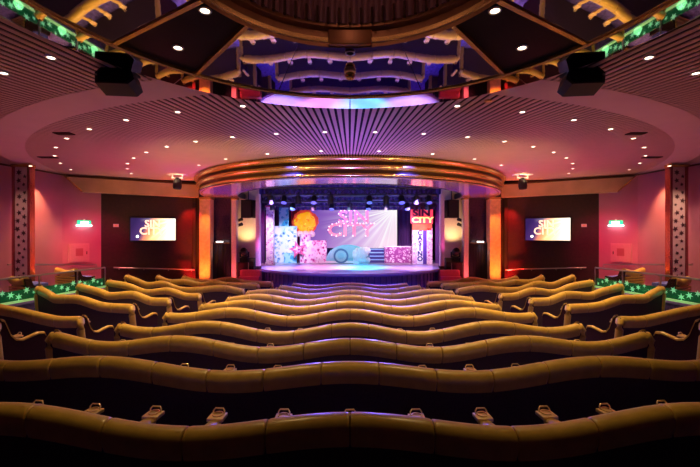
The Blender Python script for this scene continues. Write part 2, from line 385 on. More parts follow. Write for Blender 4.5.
# ------------------------------------------------------------------ lamps
def spot(name, loc, target, power, col, size=100, blend=0.5, rad=0.06, parent=None):
    l = bpy.data.lights.new(name, 'SPOT'); l.energy = power; l.color = col; l.spot_size = A(size); l.spot_blend = blend; l.shadow_soft_size = rad
    o = bpy.data.objects.new(name, l); C.objects.link(o)
    d = (Vector(target)-Vector(loc)).normalized(); o.rotation_euler = d.to_track_quat('-Z', 'Y').to_euler()
    o.location = Vector(loc) - (OFF[parent.name] if parent else Vector((0, 0, 0)))
    if parent: o.parent = parent
    return o
def point(name, loc, power, col, rad=0.1, parent=None):
    l = bpy.data.lights.new(name, 'POINT'); l.energy = power; l.color = col; l.shadow_soft_size = rad
    o = bpy.data.objects.new(name, l); C.objects.link(o); o.location = Vector(loc) - (OFF[parent.name] if parent else Vector((0, 0, 0)))
    if parent: o.parent = parent
    return o
def area(name, loc, target, power, col, sx, sy):
    l = bpy.data.lights.new(name, 'AREA'); l.shape = 'RECTANGLE'; l.energy = power; l.color = col; l.size = sx; l.size_y = sy
    o = bpy.data.objects.new(name, l); C.objects.link(o); o.location = loc
    o.rotation_euler = (Vector(target)-Vector(loc)).normalized().to_track_quat('-Z', 'Y').to_euler(); return o

for k in range(6):
    a = PI/6+PI*k/3; point('dome_fill', (RC.x+.75*cos(a), RC.y+.75*sin(a), CEIL+.45), 0.5, (1.0, .45, .40), .03, dome)  # unseen fill points added to bring the lining out of the dark
ORD = ['first', 'second', 'third', 'fourth', 'fifth', 'sixth', 'seventh', 'eighth', 'ninth', 'tenth', 'eleventh', 'twelfth']
WARM = (1.0, 0.68, 0.28)
def downlight(x, y, label, group, power=40, r=0.038, up=0.0):
    CEIL = EYE + 2.0 + up
    t = thing('downlight', (x, y, CEIL), label, 'downlight', group)
    MB().lathe([(r, 0.02), (r, -0.008), (r+0.014, -0.012), (r+0.02, -0.004), (r+0.02, 0.02)], (x, y, CEIL-0.004), 20).build('bezel', M['white'], t, True)
    MB().lathe([(0, -0.002), (r*0.6, -0.003), (r, -0.004)], (x, y, CEIL-0.004), 20).build('lens', M['lamp'], t)
    spot('downlight_beam', (x, y, CEIL-0.03), (x, y, 0), power, WARM, 78, 0.8, 0.04, t)
for R, name, group, angs, pw in ((9.37, 'outer', 'downlights in the outer ceiling ring', [10.3+7.25*i for i in range(9)], 170),
                             (7.75, 'middle', 'downlights in the middle ceiling ring', [3.65+7.3*i for i in range(10)], 170),
                             (6.1, 'inner', 'downlights nearest the gold canopy', [6.6+13.2*i for i in range(4)], 170)):
    for s in (-1, 1):
        for i, a in enumerate(angs):
            downlight(s*R*sin(A(a)), 15-R*cos(A(a)), f'recessed downlight, {ORD[i]} from the centre, {SIDE[s]} half of the {name} slatted-ceiling ring', group, pw)
for s in (-1, 1):
    downlight(X(350+s*299, 4.19), 4.19, f'recessed downlight near the mirrored dome edge in the {SIDE[s]} outer slatted ceiling', 'downlights in the outer slatted ceiling', 10)
    downlight(X(350+s*346, 4.6), 4.6, f'recessed downlight at the {SIDE[s]} edge of the outer slatted ceiling', 'downlights in the outer slatted ceiling', 10)
    downlight(X(350+s*145, 3.45), 3.45, f'bright downlight beside the inner gold ring in the {SIDE[s]} black dome panel', 'downlights in the black dome panels', 75, 0.042, .085)
    downlight(X(350+s*172, 4.05), 4.05, f'bright downlight beside the outer gold ring in the {SIDE[s]} black dome panel', 'downlights in the black dome panels', 75, 0.042, .040)
    for (px, py, D, sz, which) in ((286, 133, 7.37, 0.34, 'beside the downlights'), (302, 157, 9.67, 0.45, 'near the column')):
        c = Vector((X(350+s*px, D), D, CEIL-0.012))
        v = thing('ceiling_vent', c, f'small dark ceiling vent {which}, {SIDE[s]} end of the slatted ceiling', 'ceiling vent', 'ceiling vents')
        MB().rbox(c, (sz, 0.16, 0.02), 0.004).build('frame', M['endp'], v)
        mb = MB()
        for k in range(5): mb.box((c.x, c.y-0.05+0.025*k, c.z-0.012), (sz-0.05, 0.008, 0.01))
        mb.build('slat', M['golddark'], v)

# ------------------------------------------------------------------ walls
def wall_poly(name, pts, z0, z1, m, th=0.14):
    mb = MB()
    for a, b in zip(pts, pts[1:]):
        a, b = Vector((*a, 0)), Vector((*b, 0)); d = (b-a).normalized(); n = Vector((d.y, -d.x, 0))
        mid = (a+b)/2
        if n.dot(mid-Vector((0, 6, 0))) < 0: n = -n
        q = [a, b, b+n*th, a+n*th]
        mb.add([Vector((p.x, p.y, z)) for z in (z0, z1) for p in q], [(0,1,2,3), (7,6,5,4), (0,4,5,1), (1,5,6,2), (2,6,7,3), (3,7,4,0)])
    return struct(name, mb, m)
SIDEW = [(-10.6, -2.6), (-10.5, 4), (-10.25, 8.5), (-9.93, 10.5), (-9.74, 11.4), (-9.64, 12.4), (-9.0, 13.38)]
for s in (-1, 1):
    wall_poly('wall_'+SIDE[s], [(-s*x, y) for x, y in SIDEW], -0.1, CEIL+0.1, M['wall'])
    wall_poly('wall_front_'+SIDE[s], [(s*9.0, 13.38), (s*6.0, 14.95)], -0.1, CEIL+0.1, M['darkwall'])
    # thin gold line along the ceiling edge
    mb = MB(); pts = [(-s*x, y) for x, y in SIDEW[1:]] + [(s*6.0, 14.95)]
    mb.sweep([(Vector((p[0]*0.985, p[1]-0.03, CEIL-0.06)), Vector((-s, 0, 0)), Vector((0, 0, 1))) for p in pts], [(0, -.025), (.05, -.03), (.06, .02), (0, .03)])
    struct('trim_cornice_'+SIDE[s], mb, M['golddark'])
wall_poly('wall_back', [(-10.6, -2.6), (10.6, -2.6)], -0.1, CEIL+0.1, M['darkwall'])

for s in (-1, 1):
    # soffit box over the dark wall
    a = Vector((s*9.55, 12.35, 0)); b = Vector((s*5.95, 14.55, 0)); d = (b-a).normalized(); n = Vector((-d.y*-s, d.x*-s, 0))
    if n.y > 0: n = -n
    zb, zt = EYE+1.42, EYE+1.96
    a0 = a; a1 = a + d*0.50                                            # slanting outer end
    poly = [(0, zt), ((b-a).length, zt), ((b-a).length, zb), (0.50, zb)]
    sf = thing('wall_soffit', (a.x, a.y, zb), f'satin gold soffit with a slanted lit end over the {SIDE[s]} dark wall', 'soffit', 'soffits over the dark walls')
    back = Vector((-n.x, -n.y, 0))
    MB().prism(poly, (a.x, a.y, 0), d, (0, 0, 1), back*0.28).build('box', M['soffit'], sf)
    MB().sweep([(a+Vector((0, 0, zt-0.03))+n*0.01, n, Vector((0, 0, 1))), (b+Vector((0, 0, zt-0.03))+n*0.01, n, Vector((0, 0, 1)))], [(0, -.03), (.04, -.02), (.04, .03), (0, .03)]).build('top_moulding', M['golddark'], sf)
    e0 = a+Vector((0, 0, zt-.02))+n*.015; e1 = a1+Vector((0, 0, zb))+n*.015
    MB().tube([e0, e1], 0.022, 8).build('edge_strip', M['lamp'] if False else M['gold'], sf)
    # wall screen
    DA, DB = 14.12, 14.93
    pa = Vector((s*9.0, 13.38, 0)); pb = Vector((s*6.0, 14.95, 0)); wd = (pb-pa).normalized(); wn = Vector((wd.y, -wd.x, 0))
    if wn.y > 0: wn = -wn
    def on_wall(px):
        k = (px-350)/F; tt = (k*pa.y-pa.x)/(wd.x-k*wd.y); return pa+wd*tt
    pxl, pxr = (130.6, 175.4) if s < 0 else (525.6, 570.2)
    L, R_ = on_wall(pxl), on_wall(pxr)
    u = (R_-L).normalized(); wid = (R_-L).length; zc = EYE+0.16; hh = 0.84
    mid = (L+R_)/2 + Vector((0, 0, zc))
    tv = thing('wall_screen', mid+wn*0.04, f'glowing flat screen with orange and white title picture on the {SIDE[s]} dark wall', 'screen', 'screens on the dark walls')
    o = mid+wn*0.05; rz = math.atan2(u.y, u.x)
    MB().rbox(o, (wid+0.08, 0.09, hh+0.08), 0.012, rz).build('frame', M['black'], tv)
    # display drawn square-on, then turned: keep its generated axes along the picture
    me = MB().box((0, 0, 0), (wid, 0.02, hh)).build('display', M['tv'], None); me.parent = tv; me.location = wn*0.05; me.rotation_euler = (0, 0, rz); OFF[me.name] = OFF[tv.name]
    f0 = o+wn*0.058
    text_mb('SIN', 0.36, 0.006, f0-u*wid*0.02+Vector((0, 0, 0.20)), u, (0, 0, 1), wn, bold=0.008).build('lettering', M['tvletters'], tv)
    text_mb('CITY', 0.38, 0.006, f0-u*wid*0.04+Vector((0, 0, -0.08)), u, (0, 0, 1), wn, bold=0.008).build('lettering', M['tvletters'], tv)
    MB().lathe([(0, 0), (0.045, 0), (0.045, 0.005), (0, 0.005)], (0, 0, 0), 16).build('spark', M['lampw'], None)
    sp = bpy.data.objects[[o_.name for o_ in C.objects if o_.name.startswith('spark')][-1]]; sp.parent = tv; sp.location = wn*0.07-u*wid*0.35+Vector((0, 0, -hh*0.32)); sp.rotation_euler = (PI/2, 0, rz)
    # small wall plate
    pp = on_wall(350+s*234); c = pp+Vector((0, 0, Z(225.5, pp.y)))+wn*0.015
    t = thing('wall_plate', c, f'tiny pale plate on the dark wall between the {SIDE[s]} screen and the lit exit sign', 'wall plate', 'plates on the dark walls')
    MB().rbox(c, (0.17, 0.03, 0.11), 0.008, rz).build('plate', M['white'], t)
    MB().rbox(c+wn*0.016, (0.09, 0.012, 0.05), 0.003, rz).build('button', M['brass'], t)
    # handrail along the dark wall
    h = thing('handrail', (pa.x, pa.y, 1.0), f'thin metal handrail along the {SIDE[s]} dark wall', 'handrail', 'handrails along the walls')
    q0 = on_wall(350+s*236)+wn*0.12; q1 = on_wall(350+s*155)+wn*0.12
    z0_, z1_ = Z(267.5, q0.y), Z(269.8, q1.y)
    MB().tube([q0+Vector((0, 0, z0_)), q1+Vector((0, 0, z1_))], 0.022).build('rail', M['steel'], h, True)
    for k in (0.06, 0.35, 0.65, 0.95):
        p = q0.lerp(q1, k)+Vector((0, 0, z0_+(z1_-z0_)*k)); MB().tube([p, p-Vector((0, 0, .06)), p-wn*0.14-Vector((0, 0, .06))], 0.011).build('bracket', M['steel'], h)

# ---- things on the rose walls
def on_side(px, s, inset=0.0):
    k = (px-350)/F
    pts = [Vector((-s*x, y, 0)) for x, y in SIDEW]
    for a, b in zip(pts[1:], pts[2:]):
        d = b-a; den = d.x-k*d.y
        if abs(den) < 1e-6: continue
        t = (k*a.y-a.x)/den
        if -0.01 <= t <= 1.01:
            d.normalize(); n = Vector((d.y, -d.x, 0))
            if n.dot(Vector((0, 6, 0))-a) < 0: n = -n
            return a+(b-a)*t+n*inset, d, n
for s in (-1, 1):
    P, d, n = on_side(350+s*266.5, s, 0.05); z = Z(224, P.y); rz = math.atan2(d.y, d.x)
    u = Vector((1, 0, 0)) if abs(d.x) > 2 else d*(1 if d.x*1 > 0 else -1)
    t = thing('exit_sign', (P.x, P.y, z), f'small lit green exit sign with a white lamp on the {SIDE[s]} rose wall', 'exit sign', 'lit exit signs')
    c = Vector((P.x, P.y, z))
    MB().rbox(c+Vector((0, 0, .05)), (0.40, 0.09, 0.15), 0.02, rz).build('housing', M['green'], t)
    MB().rbox(c+Vector((0, 0, -.055)), (0.46, 0.12, 0.05), 0.02, rz).build('lamp_strip', M['lampw'], t)
    MB().rbox(c+n*0.048+Vector((0, 0, .045)), (0.24, 0.01, 0.07), 0.003, rz).build('pictogram', M['lampw'], t)
    MB().tube([c+Vector((0, 0, .12)), c+Vector((0, 0, .17))], 0.03).build('bracket', M['white'], t)
    point('exit_sign_glow', c+n*0.25-Vector((0, 0, 0.1)), 1.2, (0.85, 1.0, 0.75), 0.08, t)
    P, d, n = on_side(350+s*271.5, s, 0.02); zt, zb = Z(243.5, P.y), Z(262.5, P.y); rz = math.atan2(d.y, d.x)
    t = thing('hose_cabinet', (P.x, P.y, zb), f'rose-painted wall cabinet with a red emblem below the {SIDE[s]} exit sign', 'wall cabinet', 'cabinets on the rose walls')
    c = Vector((P.x, P.y, (zt+zb)/2))
    MB().rbox(c, (0.62, 0.08, zt-zb), 0.012, rz).build('body', M['doorpaint'], t)
    MB().rbox(c+n*0.045, (0.54, 0.02, zt-zb-0.08), 0.008, rz).build('door', M['doorpaint'], t)
    MB().rbox(c+n*0.058+Vector((0, 0, .03)), (0.22, 0.008, 0.26), 0.003, rz).build('emblem', M['redmark'], t)
    MB().rbox(c+n*0.065+d*0.22, (0.02, 0.02, 0.10), 0.004, rz).build('handle', M['endp'], t)
    # wall handrail
    h = thing('handrail', (0, 0, 0), f'thin metal handrail along the {SIDE[s]} rose wall behind the glass balustrade', 'handrail', 'handrails along the walls')
    pts = []
    for px in (346, 330, 310, 290, 270, 255):
        q, d, n = on_side(350+s*px, s, 0.14); pts.append(q+Vector((0, 0, Z(264.6, q.y))))
    h.location = pts[2]; OFF[h.name] = pts[2].copy()
    MB().tube(pts, 0.024).build('rail', M['steel'], h, True)
    for i in (1, 3, 5):
        q, d, n = on_side(350+s*(346, 330, 310, 290, 270, 255)[i], s, 0.0); zz = pts[i].z
        MB().tube([pts[i], pts[i]-Vector((0, 0, .06)), Vector((q.x, q.y, zz-.06))], 0.012).build('bracket', M['steel'], h)
    # star column in front of the rose wall
    D = 10.55; xc = X(350+s*328.5, D); zt, zb = CEIL-0.04, EYE-2.0
    col = thing('star_column', (xc, D, zb), f'tall square column with dark stars on a lit face against the {SIDE[s]} rose wall', 'column', 'star columns')
    w = 18.5*D/F
    MB().box((xc, D+0.08, (zt+zb)/2), (w, 0.12, zt-zb)).build('core', M['colside'], col)
    MB().box((xc, D+0.02, (zt+zb)/2), (w*0.66, 0.06, zt-zb-0.02)).build('star_panel', M['colface'], col)
    for e in (-1, 1): MB().rbox((xc+e*w*0.42, D+0.02, (zt+zb)/2), (w*0.15, 0.10, zt-zb), 0.015).build('edge_strip', M['colside'], col)
    MB().rbox((xc, D+0.05, zt-0.03), (w*1.08, 0.2, 0.08), 0.012).build('capital', M['gold'], col)
    rnd = random.Random(5); zz = zt-0.22; i = 0
    while zz > zb+0.5:
        r = rnd.choice((0.055, 0.075, 0.085, 0.048)); cx = xc+(0.085 if i % 2 else -0.075)+rnd.uniform(-.03, .03)
        MB().prism(star_poly(r, 5 if i % 3 else 6, 0.45, rnd.uniform(0, 2)), (cx, D-0.012, zz), (1, 0, 0), (0, 0, 1), (0, -0.012, 0)).build('star', M['colstar'], col)
        zz -= 0.115; i += 1
    lx = xc - s*0.36
    t = thing('column_spotlight', (lx, D-0.12, CEIL-0.03), f'bright little spotlight at the head of the {SIDE[s]} star column', 'spotlight', 'spotlights over the star columns')
    MB().lathe([(0, 0), (0.05, 0), (0.06, -0.05), (0.045, -0.07)], (lx, D-0.12, CEIL-0.03), 16).build('can', M['brass'], t, True)
    MB().lathe([(0, -0.066), (0.045, -0.068)], (lx, D-0.12, CEIL-0.03), 16).build('lens', M['lamp'], t)
    spot('column_spotlight_beam', (s*9.42, 11.35, CEIL-0.1), (s*9.64, 11.5, 1.0), 420, (1.0, 0.48, 0.16), 62, 0.9, 0.04, t)
    spot('column_face_beam', (xc-s*.25, D-1.3, CEIL-0.05), (xc, D, 2.9), 40 if s < 0 else 170, (1.0, 0.66, 0.40), 50, 0.9, 0.05, t)

# ------------------------------------------------------------------ proscenium canopy
CC = (0, 15.3, 0); a0, a1 = A(180-12), A(360+12)
can = thing('stage_canopy', (0, 15.3, EYE+1.45), 'curved gold stepped canopy sweeping over the front of the stage', 'canopy')
for i, (r, zt, zb) in enumerate(((5.95, 2.02, 1.85), (5.88, 1.80, 1.635), (5.81, 1.60, 1.445))):
    prof = [(r-0.14, zt)] + [(r-0.10+0.10*sin(PI*k/8)**0.8, zt-(zt-zb)*(k+0.5)/9) for k in range(9)] + [(r-0.14, zb)]
    MB().lathe(prof, (CC[0], CC[1], EYE), 80, a0, a1).build('gold_band', M['gold'], can, True)
MB().lathe([(5.78, 2.02), (5.78, 1.45)], (CC[0], CC[1], EYE), 80, a0, a1).build('gap_backing', M['golddark'], can)  # dark bronze backing that shows between the gold bands
M['under'] = mat('satin_soffit_lining', (0.42, 0.28, 0.58), 0.14, 0.45, noise=0.05, nscale=2)
MB().lathe([(5.77, 1.455), (4.45, 1.455), (4.45, 1.53), (5.77, 1.53)], (CC[0], CC[1], EYE), 80, a0, a1, True).build('soffit_lining', M['under'], can)
MB().lathe([(4.47, 1.44), (4.41, 1.44), (4.41, 1.65), (4.47, 1.65)], (CC[0], CC[1], EYE), 80, a0, a1, True).build('inner_lip', M['blackmetal'], can)

# ------------------------------------------------------------------ proscenium sides
for s in (-1, 1):
    sd = SIDE[s]
    def bxp(px0, px1, D, z0, z1, depth, r=0.01):
        x0, x1 = X(350+s*px0, D), X(350+s*px1, D)
        return MB().rbox(((x0+x1)/2, D+depth/2, (z0+z1)/2), (abs(x1-x0), depth, z1-z0), r)
    top_ = EYE+1.445
    p = thing('gold_pilaster', (X(350+s*145, 14.6), 14.6, 0), f'wide amber-lit pilaster beside the {sd} dark wall', 'pilaster', 'amber pilasters')
    bxp(139.8, 150.8, 14.6, 0, top_, 0.4, 0.02).build('shaft', M['pilaster'], p)
    bxp(139.2, 151.4, 14.55, top_-0.10, top_, 0.45, 0.02).build('capital', M['gold'], p)
    bxp(139.2, 151.4, 14.55, 0, 0.16, 0.45, 0.02).build('plinth', M['endp'], p)
    t = thing('alcove_panel', (X(350+s*129.5, 15.1), 15.1, 0), f'dark speckled glossy panel between the pilasters at the {sd} of the stage', 'wall panel', 'speckled alcove panels')
    bxp(119.5, 139.5, 15.1, 0, top_, 0.12).build('panel', M['alcove'], t)
    t = thing('black_drape', (X(350+s*129.5, 14.85), 14.85, 0), f'black pleated drape on a rod below the {sd} speckled panel', 'drape', 'black drapes')
    x0, x1 = X(350+s*119.7, 14.9), X(350+s*139, 14.9); zt = Z(243.5, 14.9)
    fr = []; mb = MB(); vs = []; nn = 72
    for k in range(nn+1):
        xx = x0+(x1-x0)*k/nn; yy = 14.9+0.035*sin(k*PI/3); vs += [(xx, yy, 0.02), (xx, yy, zt), (xx, yy+0.02, zt), (xx, yy+0.02, 0.02)]
    mb.add(vs, [(4*k+i, 4*k+(i+1) % 4, 4*k+4+(i+1) % 4, 4*k+4+i) for k in range(nn) for i in range(4)]); mb.build('cloth', M['drape'], t, True)
    MB().tube([(x0, 14.88, zt+.02), (x1, 14.88, zt+.02)], 0.025).build('rod', M['blackmetal'], t)
    lx = (x0+x1)/2+s*0.0; t = thing('picture_light', (lx, 14.75, zt+.07), f'small cool white lamp over the {sd} black drape', 'lamp', 'lamps over the drapes')
    MB().rbox((lx, 14.78, zt+.07), (0.26, 0.07, 0.045), 0.01).build('lamp_head', M['lampw'], t)
    MB().rbox((lx, 14.84, zt+.06), (0.06, 0.12, 0.03), 0.006).build('bracket', M['blackmetal'], t)
    spot('picture_light_beam', (lx, 14.74, zt+.03), (lx, 14.9, 0.3), 4, (0.7, 0.75, 1), 110, 0.6, 0.03, t)
    p = thing('slim_pilaster', (X(350+s*116, 14.9), 14.9, 0), f'slim rose-lit pilaster between the {sd} drape and the side-stage opening', 'pilaster', 'slim pilasters')
    bxp(113.8, 118.6, 14.9, 0, top_, 0.3, 0.015).build('shaft', M['pinkpil'], p)
    bxp(113.4, 119.0, 14.86, top_-.08, top_, 0.34, 0.01).build('capital', M['gold'], p)
    # beige lit return wall
    mb = MB(); x0, x1 = X(350+s*119, 15.6), X(350+s*91.5, 15.6); mb.box(((x0+x1)/2, 15.65, 1.5+1.5), (abs(x1-x0), 0.1, 6.0)); struct('wall_side_stage_'+sd, mb, M['beige'])
    # hung loudspeaker
    c = at(350+s*101.6, 209, 15.2)
    t = thing('hung_speaker', c, f'black box loudspeaker hanging high in the {sd} side-stage opening', 'loudspeaker', 'hung side-stage speakers')
    MB().rbox(c, (0.46, 0.40, 0.74), 0.02, s*0.25).build('cabinet', M['black'], t)
    MB().rbox(c+Vector((-s*0.05, -0.20, 0)), (0.40, 0.02, 0.66), 0.006, s*0.25).build('grille', M['grille'], t)
    MB().tube([c+Vector((0, 0, .37)), (c.x, c.y, EYE+1.9)], 0.02).build('hanger', M['blackmetal'], t)
    # two little wall spotlights
    for k, py in enumerate((220, 225)):
        c = at(350+s*(110.5), py, 15.25)
        t = thing('wall_spotlight', c, f'{"upper" if k == 0 else "lower"} small black spotlight on the inner side of the {sd} slim pilaster', 'spotlight', 'spotlights on the slim pilasters')
        ax = Vector((-s*0.8, -0.3, 0.25)).normalized()
        MB().tube([c-ax*0.10, c+ax*0.02, c+ax*0.13], [0.055, 0.06, 0.07], 14).build('can', M['black'], t, True)
        MB().tube([c, c+Vector((s*0.17, 0.02, -0.02))], 0.018).build('bracket', M['black'], t)
    # moving head lamp on a case
    c = at(350+s*105.5, 262, 15.2)
    t = thing('flight_case', (c.x, c.y, 0), f'dark equipment case on the floor of the {sd} side-stage opening', 'equipment case', 'side-stage cases')
    MB().rbox((c.x, c.y, c.z/2), (0.46, 0.44, c.z), 0.02).build('body', M['endp'], t)
    for e in (-1, 1): MB().rbox((c.x+e*0.22, c.y-0.21, c.z/2), (0.03, 0.03, c.z-0.02), 0.005).build('corner_trim', M['steel'], t)
    MB().rbox((c.x, c.y-0.225, c.z*0.6), (0.16, 0.02, 0.08), 0.006).build('latch', M['steel'], t)
    t = thing('moving_light', c, f'black moving head stage lamp standing on the {sd} equipment case', 'stage lamp', 'side-stage moving lamps')
    MB().rbox(c+Vector((0, 0, .09)), (0.32, 0.28, 0.18), 0.02).build('base', M['black'], t)
    MB().tube([c+Vector((-.17, 0, .42)), c+Vector((-.17, 0, .22)), c+Vector((0, 0, .19)), c+Vector((.17, 0, .22)), c+Vector((.17, 0, .42))], 0.035).build('yoke', M['black'], t, True)
    hd = MB().tube([c+Vector((0, 0.12, .32)), c+Vector((0, .08, .36)), c+Vector((0, -.08, .44)), c+Vector((0, -.17, .49))], [0.09, 0.14, 0.15, 0.125], 16).build('head', M['black'], t, True)
    MB().ball(c+Vector((0, -.165, .487)), 0.10, 14, 8, (1, .35, 1)).build('lens', M['blackgloss'], hd, True)
    c2 = at(350+s*98.0, 258, 15.2); t = thing('monitor_speaker', c2, f'black floor monitor between the moving lamp and the {sd} edge of the stage', 'loudspeaker', 'side-stage monitors')
    t.location.z = 0; OFF[t.name] = Vector((c2.x, c2.y, 0))
    MB().prism([(-.2, 0), (.2, 0), (.2, c2.z-.15), (.0, c2.z), (-.2, c2.z)], (c2.x-.12, c2.y, 0), (0, -1, 0), (0, 0, 1), (.24, 0, 0)).build('cabinet', M['black'], t)
    MB().rbox((c2.x, c2.y-.205, c2.z*0.5), (.2, .015, c2.z*0.6), 0.005).build('grille', M['grille'], t)
    # steps up to the stage
    t = thing('stage_steps', (s*3.9, 14.3, 0), f'red-lit flight of steps up to the {sd} side of the stage', 'steps', 'stage steps')
    for k in range(5): MB().rbox((s*(3.95), 13.85+0.23*k, 0.12*(k+1)), (0.80, 0.25, 0.24*(k+1)), 0.01).build('tread', M['redstep'], t)
    # curtain leg frame at the stage edge
    p = thing('proscenium_post', (X(350+s*92, 15.0), 15.0, 0), f'narrow magenta-lit post at the {sd} edge of the stage opening', 'post', 'proscenium posts')
    bxp(90.5, 94.5, 15.1, 1.2, EYE+1.62, 0.25, 0.02).build('shaft', M['pinkpil'], p)
    bxp(90.2, 94.8, 15.08, 1.2, 1.32, 0.29, 0.02).build('plinth', M['endp'], p)
    # moving lamp on the ceiling bracket in front of the canopy
    c = at(350+s*172.5, 183, 12.4)
    t = thing('ceiling_spotlight', (c.x, c.y, CEIL), f'black stage lamp on a white ceiling bracket beside the {sd} end of the gold canopy', 'stage lamp', 'bracket lamps beside the canopy')
    zt = CEIL-0.01
    MB().rbox((c.x, c.y, zt-0.015), (0.62, 0.16, 0.03), 0.006).build('bracket_plate', M['white'], t)
    for e in (-1, 1): MB().rbox((c.x+e*0.17, c.y, (zt+c.z+0.16)/2), (0.035, 0.05, zt-c.z-0.12), 0.006).build('bracket_arm', M['white'], t)
    MB().rbox((c.x, c.y, c.z+0.17), (0.38, 0.06, 0.035), 0.006).build('crossbar', M['white'], t)
    MB().tube([c+Vector((0, .03, .15)), c+Vector((0, 0, .05)), c+Vector((0, -.02, -.12)), c+Vector((0, -.03, -.2))], [0.09, 0.13, 0.14, 0.12], 16).build('head', M['black'], t, True)
    MB().lathe([(0, 0), (0.09, 0)], c+Vector((0, -.02, -.202)), 16).build('lens', M['blackgloss'], t)
    spot('bracket_fill', (c.x, c.y-0.22, zt-0.30), (c.x, c.y, zt), 16, (1, 0.7, 0.35), 110, 0.8, 0.03, t)  # added fill that brightens the white bracket, apart from the lamp head

# ------------------------------------------------------------------ stage
STG = EYE-1.45; R0 = 4.47; CY = 17.75
pts = [(R0*cos(a), CY+R0*sin(a)) for a in [PI+A(2)+(PI-A(4))*k/60 for k in range(61)]] + [(4.6, CY+0.1), (4.6, 20.3), (-4.6, 20.3), (-4.6, CY+0.1)]
st = thing('stage', (0, CY, 0), 'round-fronted stage with glossy pale blue floor and dark violet apron', 'stage')
MB().prism(pts, (0, 0, STG-0.06), (1, 0, 0), (0, 1, 0), (0, 0, 0.06)).build('stage_floor', M['stagefloor'], st)
pin = [(x*0.985, CY+(y-CY)*0.985) for x, y in pts]
MB().prism(pin, (0, 0, 0), (1, 0, 0), (0, 1, 0), (0, 0, STG-0.06)).build('apron', M['apron'], st)
MB().lathe([(R0-.02, 0), (R0+.02, 0), (R0+.02, -.05), (R0-.02, -.05)], (0, CY, STG-0.06), 80, PI+A(2), 2*PI-A(2), True).build('nosing', M['apron'], st, True)
mb = MB()
for k in range(61):
    a = PI+A(3)+(PI-A(6))*k/60; mb.box((R0*0.99*cos(a), CY+R0*0.99*sin(a), STG*0.47), (0.03, 0.02, STG*0.85), a)
mb.build('apron_rib', M['stepdark'], st)
# stage house
mb = MB(); mb.box((0, 20.45, 2.6), (12.6, 0.12, 5.6)); struct('wall_stage_back', mb, M['void'])
mb = MB(); mb.box((0, 17.4, EYE+2.75), (12.6, 6.3, 0.12)); struct('ceiling_stage', mb, M['void'])
for s in (-1, 1):
    mb = MB(); mb.box((s*6.2, 17.6, 2.65), (0.12, 5.8, 5.6)); struct('wall_stage_'+SIDE[s], mb, M['void'])
def drape(name, x0, x1, y, z0, z1, m, label, cat, group=None, amp=0.06, per=0.28):
    t = thing(name, ((x0+x1)/2, y, z0), label, cat, group); nn = max(24, int(abs(x1-x0)/per*10)); vs = []
    for k in range(nn+1):
        xx = x0+(x1-x0)*k/nn; yy = y+amp*sin(2*PI*(xx-x0)/per)
        vs += [(xx, yy, z0), (xx, yy, z1), (xx, yy+.02, z1), (xx, yy+.02, z0)]
    MB().add(vs, [(4*k+i, 4*k+(i+1) % 4, 4*k+4+(i+1) % 4, 4*k+4+i) for k in range(nn) for i in range(4)]).build('cloth', m, t, True)
    MB().tube([(x0, y+.01, z1+.01), (x1, y+.01, z1+.01)], 0.03).build('rod', M['blackmetal'], t); return t
drape('back_curtain', -4.5, 4.5, 20.15, STG, EYE+2.3, M['curtain'], 'wide blue-violet pleated curtain at the back of the stage', 'curtain')
drape('magenta_curtain', X(291, 19.75), X(319, 19.75), 19.75, STG, EYE+1.5, M['redcurtain'], 'narrow magenta curtain behind the yellow burst on the stage', 'curtain')
for s in (-1, 1):
    drape('curtain_leg', s*4.12, s*5.4, 17.9, STG, EYE+2.2, M['curtain'], f'violet side curtain behind the {SIDE[s]} speckled set column or tower', 'curtain', 'side curtains', 0.05, 0.2)
drape('border_curtain', -4.8, 4.8, 18.6, EYE+1.18, EYE+2.6, M['curtain'], 'short dark blue border curtain hanging behind the lighting trusses', 'curtain', None, 0.05, 0.24)

# screen
DS = 19.6; x0, x1 = X(300, DS), X(397, DS); zt, zb = Z(208.5, DS), Z(248, DS)
sc = thing('stage_screen', ((x0+x1)/2, DS, zb), 'wide projection screen with pink bulb lettering and white rays behind the set', 'screen')
MB().box(((x0+x1)/2, DS+.05, (zt+zb)/2), (x1-x0+.08, .06, zt-zb+.08)).build('frame', M['black'], sc)
MB().box(((x0+x1)/2, DS, (zt+zb)/2), (x1-x0, .03, zt-zb)).build('display', M['screen'], sc)
BULB = None
for txt, px, py, size in (('SIN', 354, 217.5, 0.92), ('CITY', 350.5, 230.5, 0.92)):
    c = at(px, py, DS-.03)
    tm = text_mb(txt, size, 0.02, c, (1.22, 0, 0), (0, 0, 1), (0, -1, 0), bold=0.016)
    lo = tm.build('lettering', M['letters'], sc)
    wv = sorted(tm.v, key=lambda p: (p.x, p.z)); seen = []
    for p in wv:
        if all((p-q).length > 0.17 for q in seen): seen.append(p.copy())
    for q in seen:
        if BULB is None: BULB = MB().ball((0, 0, 0), 0.036, 8, 5).build('bulb', M['bulb']); bb = BULB; bb.parent = lo
        else: bb = BULB.copy(); C.objects.link(bb); bb.parent = lo
        bb.location = Vector((q.x, DS-.06, q.z))-OFF[sc.name]

